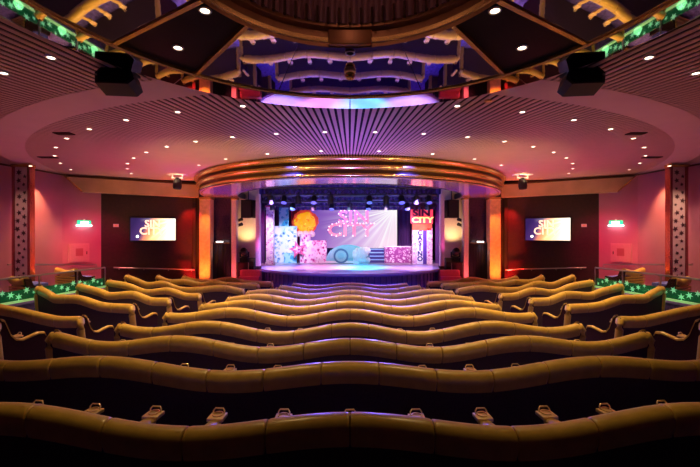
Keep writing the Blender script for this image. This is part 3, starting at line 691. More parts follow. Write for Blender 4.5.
# set pieces
def flat(px0, px1, py0, py1, D, th=0.12):
    a, b = at(px0, py1, D), at(px1, py0, D); return a, b, MB().rbox(((a.x+b.x)/2, D+th/2, (a.z+b.z)/2), (b.x-a.x, th, b.z-a.z), 0.015)
SD = 18.3; base = STG
def zpx(D): return HZ + (EYE-STG)*F/D
t = thing('speckled_column', (X(269.5, 17.2), 17.2, STG), 'slim pink and white speckled set column at the left edge of the stage', 'set column')
a, b, mb = flat(266, 273, 207, zpx(17.2), 17.2, 0.36); mb.build('shaft', M['speckcol'], t)
MB().rbox(((a.x+b.x)/2, 17.38, b.z+.03), (b.x-a.x+.08, .44, .08), 0.01).build('capital', M['star_pink'], t)
MB().rbox(((a.x+b.x)/2, 17.38, STG+.06), (b.x-a.x+.08, .44, .12), 0.01).build('plinth', M['speckcol'], t)
t = thing('blue_collage_panel', (X(285, 18.5), 18.5, STG), 'tall ice-blue collage panel with a curly white letter beside the speckled column', 'set panel')
a, b, mb = flat(274, 297, 226, zpx(18.5), 18.5); mb.build('panel', M['bluecol'], t)
a2, b2, mb = flat(279, 288.5, 207.5, 226.5, 18.52, .1); mb.build('top_panel', M['teal'], t)
text_mb('S', 0.85, 0.03, at(289, 234, 18.47), (1.1, 0, 0), (0, 0, 1), (0, -1, 0), bold=0.03).build('lettering', M['star_white'], t)
t = thing('fire_burst', (X(305.5, 18.7), 18.7, STG), 'big yellow and orange mushroom cloud cutout rising behind the pink panel', 'set piece')
mb = MB(); rnd = random.Random(3); cb = at(305, 222, 18.98); mb.ball(cb, 0.42, 16, 10, (1.05, .35, 1))
for k in range(16):
    a = 2*PI*k/16; mb.ball(cb+Vector((0.36*cos(a), rnd.uniform(-.14, .02), 0.33*sin(a))), 0.12+rnd.uniform(0, .11), 12, 8, (1, .8, 1))
for k in range(10): mb.ball(cb+Vector((rnd.uniform(-.3, .3), -.12, rnd.uniform(-.3, .3))), 0.13, 10, 7, (1, .6, 1))
mb.build('cloud_cap', M['yellow'], t, True)
mb = MB()
for k in range(20):
    a = 2*PI*k/20; mb.ball(cb+Vector((0.53*cos(a), 0.08, 0.48*sin(a))), rnd.uniform(.11, .19), 10, 7, (1, .5, 1))
mb.build('cloud_fringe', M['orange'], t, True)
mb = MB(); c = at(305.5, 234, 18.98)
for k in range(9): mb.ball(c+Vector((-.36+.09*k, 0, .05*sin(k*2))), 0.15, 10, 7, (1, .6, 1))
MB_ = mb.build('cloud_collar', M['cream'], t, True)
MB().tube([(c.x, 18.98, STG), (c.x, 18.98, c.z-.5), (c.x, 18.98, c.z)], [0.30, 0.26, 0.32], 20).build('stem', M['pinkcol'], t, True)
t = thing('pink_collage_box', (X(311, 18.2), 18.2, STG), 'pink collage box with white stars in front of the fire burst', 'set box')
a, b, mb = flat(300, 326.5, 240.5, zpx(18.2), 18.2, 0.3); mb.build('box', M['pinkcol'], t)
for px, py, r in ((319, 256.5, 0.22), (308, 246, 0.13), (323, 245, 0.11), (305, 258, 0.12)):
    MB().prism(star_poly(r, 5, .4, PI/2+.2), at(px, py, 18.19), (1, 0, 0), (0, 0, 1), (0, -.03, 0)).build('star', M['star_white'], t)
t = thing('rose_star', at(297, 250, 18.1), 'large rose-coloured star leaning between the blue panel and the pink box', 'set star')
t.location.z = STG; OFF[t.name].z = STG
MB().prism(star_poly(0.44, 5, .42, PI/2+.25), at(297.5, 249.5, 18.1), (1, 0, 0), (0, 0, 1), (0, -.05, 0)).build('star', M['star_pink'], t)
MB().prism(star_poly(0.22, 5, .42, PI/2+.25), at(297.5, 249.5, 18.04), (1, 0, 0), (0, 0, 1), (0, -.02, 0)).build('inner_star', M['pinkcol'], t)
MB().box((X(297.5, 18.1), 18.12, STG+.22), (.06, .05, .44)).build('support', M['endp'], t)
t = thing('ice_blue_block', (X(291, 18.25), 18.25, STG), 'low mottled blue block under the rose star', 'set box')
a, b, mb = flat(284, 298, 253, zpx(18.25), 18.25, 0.1); mb.build('box', M['teal'], t)
# car cutout
t = thing('car_cutout', (X(347, 18.0), 18.0, STG), 'pale blue vintage car cutout with a round wheel at centre stage', 'set car')
zc0 = STG; W = lambda px: X(px, 18.0)
prof = []
for k in range(25):
    a = PI*(1-k/24); prof.append((X(348, 18)+cos(a)*22*18/F, STG+sin(a)**0.75*18.5*18/F))
MB().prism([(x, z-STG) for x, z in prof], (0, 18.0, STG), (1, 0, 0), (0, 0, 1), (0, .3, 0)).build('body', M['carblue'], t)
prof2 = [(X(346, 18)+(x-X(348, 18))*.72, STG+.25+(z-STG)*.68) for x, z in prof]
MB().prism([(x, z-STG) for x, z in prof2], (0, 17.97, STG), (1, 0, 0), (0, 0, 1), (0, .06, 0)).build('fender', M['carblue2'], t)
def disc(mbx, c, r, y, th): 
    return mbx.prism([(r*cos(2*PI*k/32), r*sin(2*PI*k/32)) for k in range(32)], (c[0], y, c[1]), (1, 0, 0), (0, 0, 1), (0, th, 0))
wc = (X(341, 17.9), STG+0.36)
wh = disc(MB(), wc, 0.36, 17.9, .1).build('wheel', M['tyre'], t)
disc(MB(), wc, 0.27, 17.87, .05).build('whitewall', M['carblue2'], wh); disc(MB(), wc, 0.15, 17.84, .04).build('hubcap', M['carblue'], wh)
MB().rbox((X(347, 17.95), 17.93, STG+.07), (2.1, .05, .10), .01).build('bumper', M['star_white'], t)
t = thing('white_rose_cutout', (X(361, 17.8), 17.8, STG), 'white billowing rose cutout in front of the blue car', 'set flower')
mb = MB(); rnd = random.Random(9)
for k in range(26): 
    px = rnd.uniform(354.5, 368); py = rnd.uniform(250, 260); c = at(px, py, 17.75); mb.ball(c, rnd.uniform(.12, .2), 10, 7, (1, .5, 1))
mb.box((X(361, 17.8), 17.85, STG+.12), (.75, .1, .24)); mb.build('blossom', M['rose'], t, True)
t = thing('set_stairs', (X(377, 18.4), 18.4, STG), 'short flight of indigo stairs with pale blue treads beside the white rose', 'set stairs')
hgt = (zpx(18.4)-249)*18.4/F
for k in range(4):
    zz = STG+hgt*(k+1)/4
    MB().box((X(377, 18.4), 18.45+.12*k, (zz-.05+STG)/2), (14.4*18.4/F, .12, zz-.05-STG)).build('riser', M['stepdark'], t)
    MB().rbox((X(377, 18.4), 18.43+.12*k, zz-.025), (14.4*18.4/F, .16, .05), .008).build('tread', M['stepblue'], t)
t = thing('mauve_collage_box', (X(398, 18.3), 18.3, STG), 'wide white and mauve patterned box between the stairs and the lit tower', 'set box')
a, b, mb = flat(384.5, 412, 247, zpx(18.3), 18.3, .3); mb.build('box', M['whitecol'], t)
MB().rbox(((a.x+b.x)/2, 18.45, b.z+.015), (b.x-a.x+.04, .34, .04), .008).build('lid', M['star_white'], t)
# lit tower
t = thing('sign_tower', (X(422, 17.6), 17.6, STG), 'tall set tower with a red lit sign on top and vertical dark letters', 'set tower'); D = 17.6
zf = zpx(D)
a, b, mb = flat(411, 433, 209.5, 223.5, D-.05, .14); sg = mb.build('sign_board', M['signred'], t)
text_mb('SIN', .42, .03, at(421.5, 213.2, D-.07), (1.35, 0, 0), (0, 0, 1), (0, -1, 0), bold=.02).build('lettering', M['signdark'], sg)
text_mb('CITY', .36, .03, at(422.5, 220.2, D-.07), (1.3, 0, 0), (0, 0, 1), (0, -1, 0), bold=.012).build('lettering', M['signyellow'], sg)
a, b, mb = flat(412.5, 432, 223.5, 230.5, D, .14); mb.build('header', M['orange'], t)
a, b, mb = flat(412.5, 417, 230, zf, D, .2); mb.build('post', M['speckcol'], t)
a, b, mb = flat(426.8, 432.5, 228, zf, D, .2); mb.build('post', M['speckcol'], t)
a, b, mb = flat(417, 423, 230, zf, D, .12); ls = mb.build('letter_strip', M['towerwhite'], t)
for k, ch in enumerate('CASINO'):
    text_mb(ch, .32, .02, at(420, 233+5.2*k, D-.01), (1, 0, 0), (0, 0, 1), (0, -1, 0), bold=.012).build('lettering', M['ink'], ls)
a, b, mb = flat(423, 426.8, 230, zf, D+.02, .12); mb.build('violet_panel', M['violetstrip'], t)

# lighting trusses over the stage
def truss(name, y, z, x0, x1, label):
    t = thing(name, (0, y, z), label, 'lighting truss', 'stage lighting trusses'); h = 0.13
    for dy, dz in ((-h, -h), (h, -h), (-h, h), (h, h)): MB().tube([(x0, y+dy, z+dz), (x1, y+dy, z+dz)], 0.025, 8).build('chord', M['blackmetal'], t, True)
    mb = MB(); n = int((x1-x0)/.26)
    for k in range(n):
        xa, xb = x0+(x1-x0)*k/n, x0+(x1-x0)*(k+1)/n; e = h if k % 2 else -h
        mb.tube([(xa, y-h, z-e), (xb, y-h, z+e)], .012, 5).tube([(xa, y+h, z+e), (xb, y+h, z-e)], .012, 5)
    mb.build('lattice', M['blackmetal'], t)
    for e in (-.8, .8): MB().tube([(e*x1, y, z+h), (e*x1, y, EYE+2.7)], .012, 6).build('hanger', M['blackmetal'], t)
truss('lighting_truss', 14.3, EYE+1.62, -3.35, 3.35, 'front dark lighting truss just behind the canopy soffit over the stage')
truss('lighting_truss', 16.2, EYE+1.5, -3.9, 3.9, 'middle dark lighting truss over the set')
truss('lighting_truss', 17.9, EYE+1.45, -4.2, 4.2, 'rear dark lighting truss before the border curtain')
k = 0
for y, z, xs_, nm in ((14.3, EYE+1.62, [-3.05, -2.55, -2.0, -1.4, -0.75, 0.75, 1.4, 2.0, 2.55, 3.05], 'front'), (16.2, EYE+1.5, [-3.4, -2.5, -1.6, -.8, 0, .8, 1.6, 2.5, 3.4], 'middle')):
    for i, x in enumerate(xs_):
        c = Vector((x, y, z-.30))
        t = thing('stage_spotlight', c+Vector((0, 0, .25)), f'dark stage lamp, {ORD[i]} from the left on the {nm} lighting truss', 'stage lamp', f'stage lamps on the {nm} truss')
        MB().tube([c+Vector((-.13, 0, 0)), c+Vector((-.13, 0, .16)), c+Vector((0, 0, .2)), c+Vector((.13, 0, .16)), c+Vector((.13, 0, 0))], .018, 6).build('yoke', M['blackmetal'], t)
        MB().tube([c+Vector((0, 0, .2)), c+Vector((0, 0, .28))], .03, 8).build('clamp', M['blackmetal'], t)
        tilt = -.55 if i % 2 else .35; ax = Vector((0, tilt, -1)).normalized()
        hd = MB().tube([c-ax*.16, c-ax*.1, c+ax*.12, c+ax*.16], [.07, .1, .115, .125], 14).build('head', M['blackmetal'], t, True)
        MB().tube([c+ax*.155, c+ax*.165], .105, 14).build('lens', M['blulens'], hd)
for s in (-1, 1):                                                        # striplights seen as blue double bars
    c = at(350+s*27, 197, 15.0)
    t = thing('strip_lamp', c, f'blue-grey double bar lamp on the {SIDE[s]} of the middle of the stage rig', 'stage lamp', 'double bar lamps')
    for dz in (-.11, .11): MB().rbox(c+Vector((0, 0, dz)), (.66, .12, .06), .012).build('bar', M['bluesteel'], t)
    for dx in (-.3, 0, .3): MB().rbox(c+Vector((dx, .02, 0)), (.05, .08, .28), .01).build('upright', M['blackmetal'], t)
    MB().tube([c+Vector((0, .04, .1)), (c.x, c.y+.04, EYE+1.95)], .015).build('hanger', M['blackmetal'], t)

# ------------------------------------------------------------------ theatre benches
def cr(pts, x):
    """smooth interpolation through sorted points"""
    if x <= pts[0][0]: return pts[0][1]
    if x >= pts[-1][0]: return pts[-1][1]
    for i in range(len(pts)-1):
        if pts[i][0] <= x <= pts[i+1][0]:
            x0, y0 = pts[i]; x1, y1 = pts[i+1]
            m0 = (y1-pts[i-1][1])/(x1-pts[i-1][0]) if i > 0 else (y1-y0)/(x1-x0)
            m1 = (pts[i+2][1]-y0)/(pts[i+2][0]-x0) if i+2 < len(pts) else (y1-y0)/(x1-x0)
            h = x1-x0; t = (x-x0)/h
            return (2*t**3-3*t**2+1)*y0+(t**3-2*t**2+t)*h*m0+(-2*t**3+3*t**2)*y1+(t**3-t**2)*h*m1
CAP = [(.055, -.19), (.07, -.12), (.066, -.055), (.045, -.015), (.005, 0), (-.04, -.008), (-.068, -.034), (-.082, -.078), (-.078, -.130), (-.056, -.195)]
# cup holder shared by every armrest
def cup_mesh():
    mb = MB(); mb.rbox((0, 0, .0), (.13, .11, .028), .006)
    mb.lathe([(.036, 0), (.043, 0), (.043, .014), (.036, .014)], (0, .01, .01), 14, closed_prof=True)
    mb.tube([(-.045, .02, 0), (-.045, .035, .035), (-.032, .042, .052), (.032, .042, .052), (.045, .035, .035), (.045, .02, 0)], .0065, 6)
    mb.box((0, -.035, -.03), (.05, .012, .05))
    o = mb.build('cup_holder', M['brass'], smooth=True); me = o.data; bpy.data.objects.remove(o); return me
CUP = cup_mesh()
def arm_mesh():
    prof = [(-.04, -.03), (-.048, -.005), (-.035, .012), (0, .017), (.035, .012), (.048, -.005), (.04, -.03)]
    mb = MB(); fr = []
    for k in range(7):
        f = k/6; y = .06+.40*f; z = .02*sin(PI*f) - .02*f
        fr.append((Vector((0, y, z)), Vector((1, 0, 0)), Vector((0, 0, 1))))
    mb.sweep(fr, prof); o = mb.build('armrest', M['tan'], smooth=True); me = o.data; bpy.data.objects.remove(o); return me
ARM = arm_mesh()

def bench(label, group, P, ztop, nseat, back_h, ends=(True, True), depth=0.50):
    """P(t) -> (x, y); ztop(t) -> height of the back's top edge; t from 0 to 1"""
    def frame(t):
        e = 1e-3; a, b = Vector((*P(max(0, t-e)), 0)), Vector((*P(min(1, t+e)), 0)); T = (b-a).normalized()
        n = Vector((-T.y, T.x, 0))
        if n.y < 0: n = -n
        return Vector((*P(t), 0)), T, n
    pm, _, _ = frame(.5); fl = floorz(pm.x, pm.y)
    row = thing('theatre_bench', (pm.x, pm.y, fl), label, 'theatre seating', group)
    UP = Vector((0, 0, 1)); m = 6; g = 0.004
    pk = max(ztop(k/40) for k in range(41))
    for i in range(nseat):
        fr, bf, cf = [], [], []
        for f, sc in ((.006, .93), (.014, .98), (.045, 1.0), (.2, 1), (.35, 1), (.5, 1), (.65, 1), (.8, 1), (.955, 1.0), (.986, .98), (.994, .93)):
            t = (i+f)/nseat; o, T, n = frame(t); o.z = ztop(t)-(1-sc)*.10
            fr.append((o, n*sc, UP*sc))
        # rounded ends at the seams
        s0, s1 = fr[0], fr[-1]
        MB().sweep(fr, CAP).build('headrest_roll', M['tan'], row, True)
        vs = []; prof = [(-.072, -.20), (.05, -.20), (.13, -.20)]
        mb = MB(); L = []
        for k in range(m+1):
            t = (i+k/m)/nseat; o, T, n = frame(t); zt = ztop(t); fz = floorz(o.x, o.y)
            L.append([Vector((o.x, o.y, zt-.035))+n*-.05, Vector((o.x, o.y, zt-.18))+n*-.056, Vector((o.x, o.y, fz+.03))+n*.02, Vector((o.x, o.y, fz+.03))+n*.10, Vector((o.x, o.y, zt-.035))+n*.03])
        mb.add([p for q in L for p in q], [(5*k+j, 5*k+(j+1) % 5, 5*k+5+(j+1) % 5, 5*k+5+j) for k in range(m) for j in range(5)] + [(4, 3, 2, 1, 0), tuple(5*m+j for j in range(5))])
        mb.build('back_panel', M['back'], row)
        # upholstered seat: L of seat and inner back
        cp = []
        for k in (0, 1, 2):
            t = (i+(.07, .5, .93)[k])/nseat; o, T, n = frame(t); zt = ztop(t); fz = floorz(o.x, o.y)
            cp.append([Vector((o.x, o.y, z))+n*u for u, z in ((.03, zt-.16), (.08, zt-.17), (.14, fz+.58), (.18, fz+.47), (.30, fz+.45), (depth, fz+.46), (depth+.03, fz+.42), (depth+.01, fz+.33), (.12, fz+.31), (.09, fz+.40))])
        q = len(cp[0]); mb = MB()
        mb.add([p for r in cp for p in r], [(a*q+j, a*q+(j+1) % q, (a+1)*q+(j+1) % q, (a+1)*q+j) for a in range(2) for j in range(q)] + [tuple(range(q-1, -1, -1)), tuple(2*q+j for j in range(q))])
        mb.build('seat_cushion', M['cushion'], row, True)
    for i in range(nseat+1):
        if (i == 0 and ends[0]) or (i == nseat and ends[1]): continue
        t = i/nseat; o, T, n = frame(t); o.z = floorz(o.x, o.y)+.71
        a = bpy.data.objects.new('armrest', ARM); C.objects.link(a); a.parent = row; a.location = o-OFF[row.name]; a.rotation_euler = (0, 0, math.atan2(n.y, n.x)-PI/2)
        c = bpy.data.objects.new('cup_holder', CUP); C.objects.link(c); c.parent = a; c.location = (0, .49, .0)
    for e, on in ((0, ends[0]), (1, ends[1])):
        if not on: continue
        o, T, n = frame(float(e)); out = -T if e == 0 else T; zt = ztop(float(e)); fz = floorz(o.x, o.y)
        h = zt-fz; o0 = Vector((o.x, o.y, zt))
        edge = [(.03, .0), (.07, -.03), (.10, -.12), (.14, -.24), (.20, -.32), (.28, -.345), (.38, -.32), (.48, -.295), (.56, -.31), (depth+.10, -.35)]
        poly = [(-.06, -.02)] + edge + [(depth+.10, -h+.02), (-.0, -h+.02), (-.05, -.25)]
        MB().prism(poly, o0, n, (0, 0, 1), out*.055).build('end_panel', M['endp'], row)
        MB().sweep([(o0+out*.028+n*u+UP*w, out, UP) for u, w in edge], [(-.036, -.012), (-.036, .012), (-.02, .022), (.02, .022), (.036, .012), (.036, -.012)]).build('arm_trim', M['tan'], row, True)
        # padded roll turning down the back edge
        ctr = [o0+UP*-.10+n*-.02-out*.03, o0+UP*-.065+n*-.025+out*.03, o0+UP*-.12+n*-.035+out*.055, o0+UP*-.22+n*-.035+out*.055, o0+UP*-(h*.55)+n*-.0+out*.055, o0+UP*(-h+.03)+n*.03+out*.055]
        MB().tube(ctr, [.075, .068, .062, .06, .058, .055], 12).build('end_roll', M['tan'], row, True)
    return row

CROW = [ # depth, pixel height of the top at the middle, half width, trough depth, seats
 (2.42, 412.5, 3.24, .110, 12), (3.55, 361, 4.095, .105, 15), (4.70, 338, 4.06, .120, 14), (5.85, 322.5, 3.82, .145, 13), (7.0, 308.5, 3.58, .145, 12),
 (8.1, 300.5, 3.30, .125, 11), (9.2, 294.5, 3.06, .12, 11), (10.3, 289.5, 2.86, .11, 10), (11.4, 285.5, 2.12, .10, 7), (12.4, 282.5, 1.87, .08, 6)]
for i, (D, py, hw, pp, n) in enumerate(CROW):
    zt = Z(py, D); k = 1/40
    P = lambda t, D=D, hw=hw: (hw*(2*t-1), D + (hw*(2*t-1))**2/40)
    W_ = (2.3, 2.42, 2.2, 2.25)[min(i, 3)]
    zf = lambda t, zt=zt, hw=hw, pp=pp, W_=W_: zt - pp*(1-cos(2*PI*hw*(2*t-1)/W_))/2
    w = 'closest to the camera' if i == 0 else f'{ORD[i]} from the camera'
    if i == 9: w = 'shortest one, right before the stage'
    bench(f'wavy tan-topped theatre bench in the centre block, {w}', 'centre theatre benches', P, zf, n, 1.0, (True, True))
SROW = [ # inner end, outer end, (px, py) of the top edge, seats
 ((-4.95, 5.18), (-7.4, 6.2), [(-60, 316), (-30, 322), (0, 320)], 5),
 ((-4.7, 6.45), (-7.45, 7.43), [(-22, 298), (0, 304), (17, 307), (39, 312), (60, 316), (80.6, 316)], 5),
 ((-4.6, 7.8), (-7.6, 9.07), [(40, 286), (48, 290), (56.6, 294.6), (79, 295), (103, 302), (132.6, 304)], 6),
 ((-4.4, 8.98), (-7.5, 10.3), [(80.6, 283.5), (100, 288.5), (110, 292), (134, 291), (151.5, 297), (168.6, 297.7)], 6),
 ((-4.1, 10.05), (-7.4, 11.4), [(110, 279.7), (129, 283), (146, 289), (168.6, 287.4), (186, 292.6), (199, 293)], 6),
 ((-3.3, 11.3), (-7.38, 12.3), [(128, 274.6), (137, 278), (148, 282), (163.5, 280.8), (182, 286.6), (203, 286.4), (222, 285), (242, 288.3)], 8),
 ((-3.07, 12.2), (-6.69, 12.95), [(158, 274.6), (168.6, 278.9), (186, 279), (203, 282), (213.7, 279.5), (225.7, 281.8), (256.6, 283)], 7),
 ((-2.78, 13.0), (-6.06, 13.55), [(184, 275.4), (196, 278.6), (212, 279.2), (229, 276.8), (244.6, 279.7), (271, 281.5)], 6)]
for s in (-1, 1):
    for i, (a, b, pts, n) in enumerate(SROW):
        def P(t, a=a, b=b, s=s): 
            return (-s*(a[0]+(b[0]-a[0])*t), a[1]+(b[1]-a[1])*t)
        def zf(t, a=a, b=b, pts=pts):
            x, y = a[0]+(b[0]-a[0])*t, a[1]+(b[1]-a[1])*t; return Z(cr(pts, 350+F*x/y), y)
        bench(f'angled tan-topped theatre bench in the {SIDE[s]} block, {"closest to the camera" if i == 0 else ORD[i]+" from the camera"}', f'{SIDE[s]} side theatre benches', P, zf, n, 1.0, (True, True), 0.48 if i < 5 else 0.40)

# ------------------------------------------------------------------ side terraces behind glass
for s in (-1, 1):
    sd = SIDE[s]
    a, b = Vector((s*8.12, 8.3, 0)), Vector((s*7.62, 11.5, 0))
    mid = (a+b)/2
    tz = EYE-1.75
    mb = MB(); poly = [(a.x, a.y), (b.x, b.y), (s*8.95, 13.3), (s*9.6, 12.4), (s*9.72, 11.4), (s*9.9, 10.5), (s*10.1, 8.6)]
    mb.prism(poly, (0, 0, 0), (1, 0, 0), (0, 1, 0), (0, 0, tz)); struct('floor_terrace_'+sd, mb, M['carpet'])
    g = thing('glass_balustrade', (mid.x, mid.y, tz), f'glass balustrade with green-lit stars in front of the {sd} terrace seats', 'balustrade', 'glass balustrades')
    d = (b-a).normalized(); n = Vector((-d.y, d.x, 0))
    if n.x*s > 0: n = -n                                               # towards the hall
    Lg = (b-a).length; zlow, zmid, ztop_ = EYE-1.63, EYE-1.38, EYE-1.08
    cuts = [0, .36, .70, 1.0]
    for k in range(3):
        p, q = a+d*Lg*(cuts[k]+.008), a+d*Lg*(cuts[k+1]-.008); c = (p+q)/2; rz = math.atan2(d.y, d.x); ln = (q-p).length
        MB().rbox(c+Vector((0, 0, (zlow+ztop_)/2))+n*.02, (ln, .014, ztop_-zlow), .003, rz).build('glass_pane', M['glass'], g)
        lb = MB().rbox(c+Vector((0, 0, (zlow+zmid)/2))-n*.05, (ln, .05, zmid-zlow), .006, rz).build('light_box', M['greenbox'], g)
        rnd = random.Random(11+k)
        for j in range(6):
            f = (j+.5)/6; cc = p.lerp(q, f)+Vector((0, 0, zlow+.09+.14*((j*2+k) % 3)/2))-n*.02
            r = rnd.choice((.05, .075, .09)); MB().prism(star_poly(r, 6, .35, rnd.uniform(0, 1)), cc, d, (0, 0, 1), n*.006).build('lit_star', M['starglow'], lb)
        point('green_strip_glow', c+Vector((0, 0, zlow+.12))+n*.08, 0.5, (.25, 1.0, .35), .1, g)
    MB().sweep([(a+Vector((0, 0, zlow-.01)), n, Vector((0, 0, 1))), (b+Vector((0, 0, zlow-.01)), n, Vector((0, 0, 1)))], [(-.09, -.03), (.05, -.03), (.05, .02), (-.09, .02)]).build('lit_sill', M['greenedge'], g)
    MB().tube([a+Vector((0, 0, ztop_+.02)), b+Vector((0, 0, ztop_+.02))], .024).build('top_rail', M['steel'], g, True)
    for c_ in cuts: 
        p = a+d*Lg*c_; MB().tube([p+Vector((0, 0, 0 if c_ else .0)), p+Vector((0, 0, ztop_+.02))], .018).build('post', M['steel'], g)
    # terrace seats: two short benches, seen end-on over the glass
    for k, (pa, pb, zt) in enumerate((((8.4, 9.6), (9.0, 9.85), EYE-1.17), ((8.25, 11.15), (9.1, 11.5), EYE-1.09))):
        t = thing('terrace_bench', (s*(pa[0]+pb[0])/2, (pa[1]+pb[1])/2, tz), f'short tan-striped bench behind the {sd} glass balustrade, {"closer to the camera" if k == 0 else "beyond the star column"}', 'theatre seating', 'terrace benches')
        A_, B_ = Vector((s*pa[0], pa[1], 0)), Vector((s*pb[0], pb[1], 0)); T = (B_-A_).normalized(); nn = Vector((-T.y, T.x, 0))
        if nn.y < 0: nn = -nn
        MB().sweep([(A_.lerp(B_, f/6)+Vector((0, 0, zt+.04*cos(f*PI/3))), nn, Vector((0, 0, 1))) for f in range(7)], CAP).build('headrest_roll', M['tan'], t, True)
        for w in (.24, .32, .40, .48): MB().sweep([(A_+Vector((0, 0, zt-w))-nn*.05, nn, Vector((0, 0, 1))), (B_+Vector((0, 0, zt-w))-nn*.05, nn, Vector((0, 0, 1)))], [(-.02, -.026), (.03, -.026), (.03, .026), (-.02, .026)]).build('back_slat', M['tan'], t)
        h = zt-tz
        MB().prism([(-.02, -.2), (.06, -.2), (.10, -h), (.03, -h)], A_+Vector((0, 0, zt)), nn, (0, 0, 1), B_-A_).build('back_panel', M['back'], t)
        MB().prism([(.06, -h+.4), (.5, -h+.42), (.5, -h+.3), (.06, -h+.3)], A_+Vector((0, 0, zt)), nn, (0, 0, 1), B_-A_).build('seat_cushion', M['cushion'], t)
        MB().prism([(-.06, .0), (.07, -.02), (.14, -.2), (.3, -.26), (.52, -.24), (.52, -h), (0, -h)], A_+Vector((0, 0, zt)), nn, (0, 0, 1), T*-.06).build('end_panel', M['endp'], t)

# ------------------------------------------------------------------ big hung loudspeakers
for s in (-1, 1):
    c = at(350+s*229.5, 83, 4.6)
    t = thing('ceiling_loudspeaker', (c.x, c.y, CEIL), f'black angled loudspeaker hanging from the ceiling below the {sd if False else SIDE[s]} black dome panel', 'loudspeaker', 'big hung loudspeakers')
    R = Matrix.Rotation(s*-0.12, 3, 'Z') @ Matrix.Rotation(A(-14), 3, 'X')
    poly = [(-.20, -.12), (.17, -.12), (.23, -.05), (.17, .11), (-.15, .11), (-.22, .02)]
    u, w, n = R @ Vector((s*-1, 0, 0)), R @ Vector((0, 0, 1)), R @ Vector((0, 1, 0))
    MB().prism(poly, c-n*.16, u, w, n*.26).build('cabinet', M['black'], t)
    MB().prism([(x*.84, y*.8) for x, y in poly], c-n*.165, u, w, n*.01).build('grille', M['grille'], t)
    MB().rbox(c+Vector((0, .0, .17)), (.34, .12, .06), .01, s*-.12).build('yoke', M['blackmetal'], t)
    MB().tube([c+Vector((0, 0, .17)), (c.x, c.y, CEIL)], .03).build('hanger', M['blackmetal'], t)
    MB().rbox((c.x, c.y, CEIL-.015), (.38, .22, .03), .006).build('ceiling_plate', M['blackmetal'], t)
    MB().ball(c-n*.175+u*-.19+w*-.02, .012, 8, 6).build('indicator', M['steel'], t)

# ------------------------------------------------------------------ hall and stage lights, with added fills
# wall washers (rose walls), pilaster uplights, stage wash, plus fills added without fixtures
for s in (-1, 1):
    spot('wall_washer', (s*6.6, 11.0, CEIL-.3), (s*9.2, 13.15, 2.0), 560, (1.0, 0.025, 0.10), 46, 1.0, .04)
    spot('wall_washer', (s*7.9, 10.6, CEIL-.25), (s*9.75, 11.9, 1.9), 90, (1.0, 0.10, 0.27), 90, .9, .04)
    spot('wall_washer', (s*8.2, 8.6, CEIL-.25), (s*10.1, 9.6, 1.8), 75, (1.0, 0.24, 0.42), 90, .9, .04)
    spot('pilaster_uplight', (s*5.75, 14.0, .15), (s*5.76, 14.7, 3.2), 560, (1.0, .22, .03), 60, .8, .04)
    spot('pilaster_fill', (s*5.62, 13.9, EYE+1.3), (s*5.72, 14.7, 1.8), 170, (1.0, .27, .04), 70, .9, .04)  # fill added to lift the upper part of the pilaster
    spot('pilaster_uplight', (s*6.2, 14.45, .3), (s*6.3, 14.83, 2.6), 800, (1.0, .02, .015), 60, 1.0, .04)
    spot('pilaster_redlight', (s*6.3, 14.3, EYE+1.35), (s*6.25, 14.83, 2.4), 420, (1.0, .02, .015), 70, 1.0, .04)
    spot('pilaster_uplight', (s*4.65, 14.4, .15), (s*4.66, 14.9, 2.6), 200, (1.0, .10, .12), 60, .8, .04)
    spot('side_stage_lamp', (s*4.3, 15.05, 2.35), (s*4.33, 15.6, 3.0), 42, (1.0, .70, .36), 120, .9, .04)
    spot('leg_fill', (s*4.5, 16.4, EYE+1.3), (s*4.6, 17.8, 2.4), 200, (1.0, .04, .40), 90, 1.0, .04)  # added magenta fill on the side curtains, no fixture
    spot('post_fill', (s*4.0, 14.5, 1.5), (s*3.8, 15.1, 2.8), 60, (1.0, .10, .60), 70, 1.0, .04)  # added magenta fill that makes the post glow pink
    spot('step_lamp', (s*4.3, 13.4, 1.9), (s*3.9, 14.4, .6), 22, (1.0, .05, .16), 90, .8, .04)
    spot('canopy_violet_fill', (s*4.3, 13.0, .9), (s*4.3, 12.6, 4), 300, (.62, .05, 1.0), 60, .9, .04)  # unseen light added to tint the canopy underside violet
    spot('canopy_orange_fill', (s*5.45, 13.9, 1.2), (s*5.2, 13.6, 4), 120, (1.0, .20, .06), 50, .9, .04)  # unseen light added to tint the canopy ends orange
    spot('canopy_gold_fill', (s*2.8, 7.6, 1.0), (s*2.8, 10.3, EYE+1.7), 450, (1.0, .62, .22), 90, .9, .04)  # unseen light among the seats, added to turn the bands golden
    spot('ceiling_fill', (s*5.6, 11.2, 1.4), (s*5.2, 10.9, CEIL), 380, (1.0, .05, .19), 130, 1.0, .05)  # fixtureless uplight added to spread pink over the ceiling
    spot('ceiling_fill', (s*5.0, 5.5, 1.2), (s*5.0, 6.2, CEIL), 60, (1.0, .22, .16), 130, 1.0, .05)  # weaker uplight added for the nearer ceiling, no fixture
    spot('soffit_wash', (s*7.0, 11.4, 1.6), (s*7.6, 13.4, EYE+1.7), 160, (1.0, .50, .20), 80, 1.0, .05)
spot('ceiling_fill_violet', (0, 9.6, 1.8), (0, 8.6, CEIL), 480, (.30, .12, 1.0), 85, 1.0, .05)  # added uplight standing in for violet stage spill on the ceiling
for x, col, pw in ((-3.0, (.42, .22, 1.0), 2600), (-1.0, (1.0, .30, .65), 1900), (.5, (.08, .55, 1.0), 3400), (2.6, (.50, .28, 1.0), 2600)):
    spot('stage_wash', (x, 14.0, EYE+1.4), (x*.95, 15.8, STG), pw, col, 50, .9, .05)
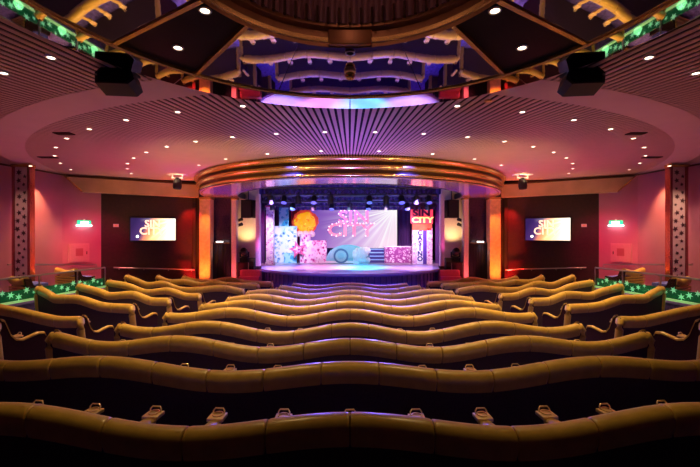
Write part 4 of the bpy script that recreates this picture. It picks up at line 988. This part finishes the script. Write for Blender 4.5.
for x, col, pw in ((-2.9, (.35, .60, 1.0), 560), (-1.9, (1.0, .38, .70), 480), (-.2, (.55, .88, 1.0), 300), (1.6, (1.0, .66, .95), 480), (2.9, (1.0, .50, .85), 560)):
    spot('set_light', (x*.9, 15.6, EYE+1.25), (x, 18.4, STG+.9), pw, col, 50, .7, .05)
for s in (-1, 1): spot('column_fill', (s*3.2, 15.4, EYE+1.2), (s*3.7, 17.3, STG+1.3), 300, (1.0, .70, .95), 50, .8, .05)  # fill added for the speckled column and its counterpart across the stage
spot('curtain_wash', (0, 18.9, EYE+2.2), (0, 20.2, 2.0), 300, (.20, .10, 1.0), 140, .9, .05)
for s in (-1, 1): spot('rig_fill', (s*2, 14.6, STG+.6), (s*1.8, 15.8, EYE+2), 420, (.13, .12, 1.0), 120, 1.0, .05)  # blue fill added from stage level to show the dark rig
for s in (-1, 1): spot('front_seat_wash', (s*1.6, 13.5, EYE+1.75), (s*1.2, 9.0, .6), 1200, (.10, .09, 1.0), 95, .9, .05)
for s in (-1, 1): spot('front_row_blue_fill', (s*1.6, 9.4, CEIL-.08), (s*1.3, 10.4, .6), 480, (.03, .04, 1.0), 95, .9, .04)  # unseen overhead fill added to make the mirrored front rows bluer
spot('apron_wash', (-1.6, 12.4, EYE+1.5), (-1.4, 13.6, .8), 420, (.20, .10, 1.0), 80, .9, .05)
spot('apron_wash', (1.6, 12.4, EYE+1.5), (1.4, 13.6, .8), 420, (.20, .10, 1.0), 80, .9, .05)

# ------------------------------------------------------------------ world, camera, view
w = bpy.data.worlds.new('hall_air'); bpy.context.scene.world = w; w.use_nodes = True
w.node_tree.nodes['Background'].inputs[0].default_value = (0.010, 0.005, 0.008, 1)
w.node_tree.nodes['Background'].inputs[1].default_value = 1.0
cam = bpy.data.cameras.new('camera'); co = bpy.data.objects.new('camera', cam); C.objects.link(co)
cam.sensor_fit = 'HORIZONTAL'; cam.sensor_width = 36; cam.lens = 36*F/700; cam.clip_start = .05
co.location = (0, 0, EYE); co.rotation_euler = (PI/2, 0, 0)
sc_ = bpy.context.scene; sc_.camera = co
sc_.view_settings.view_transform = 'Standard'; sc_.view_settings.look = 'None'; sc_.view_settings.gamma = 1.0; sc_.view_settings.use_curve_mapping = False
sc_.view_settings.exposure = 0.0
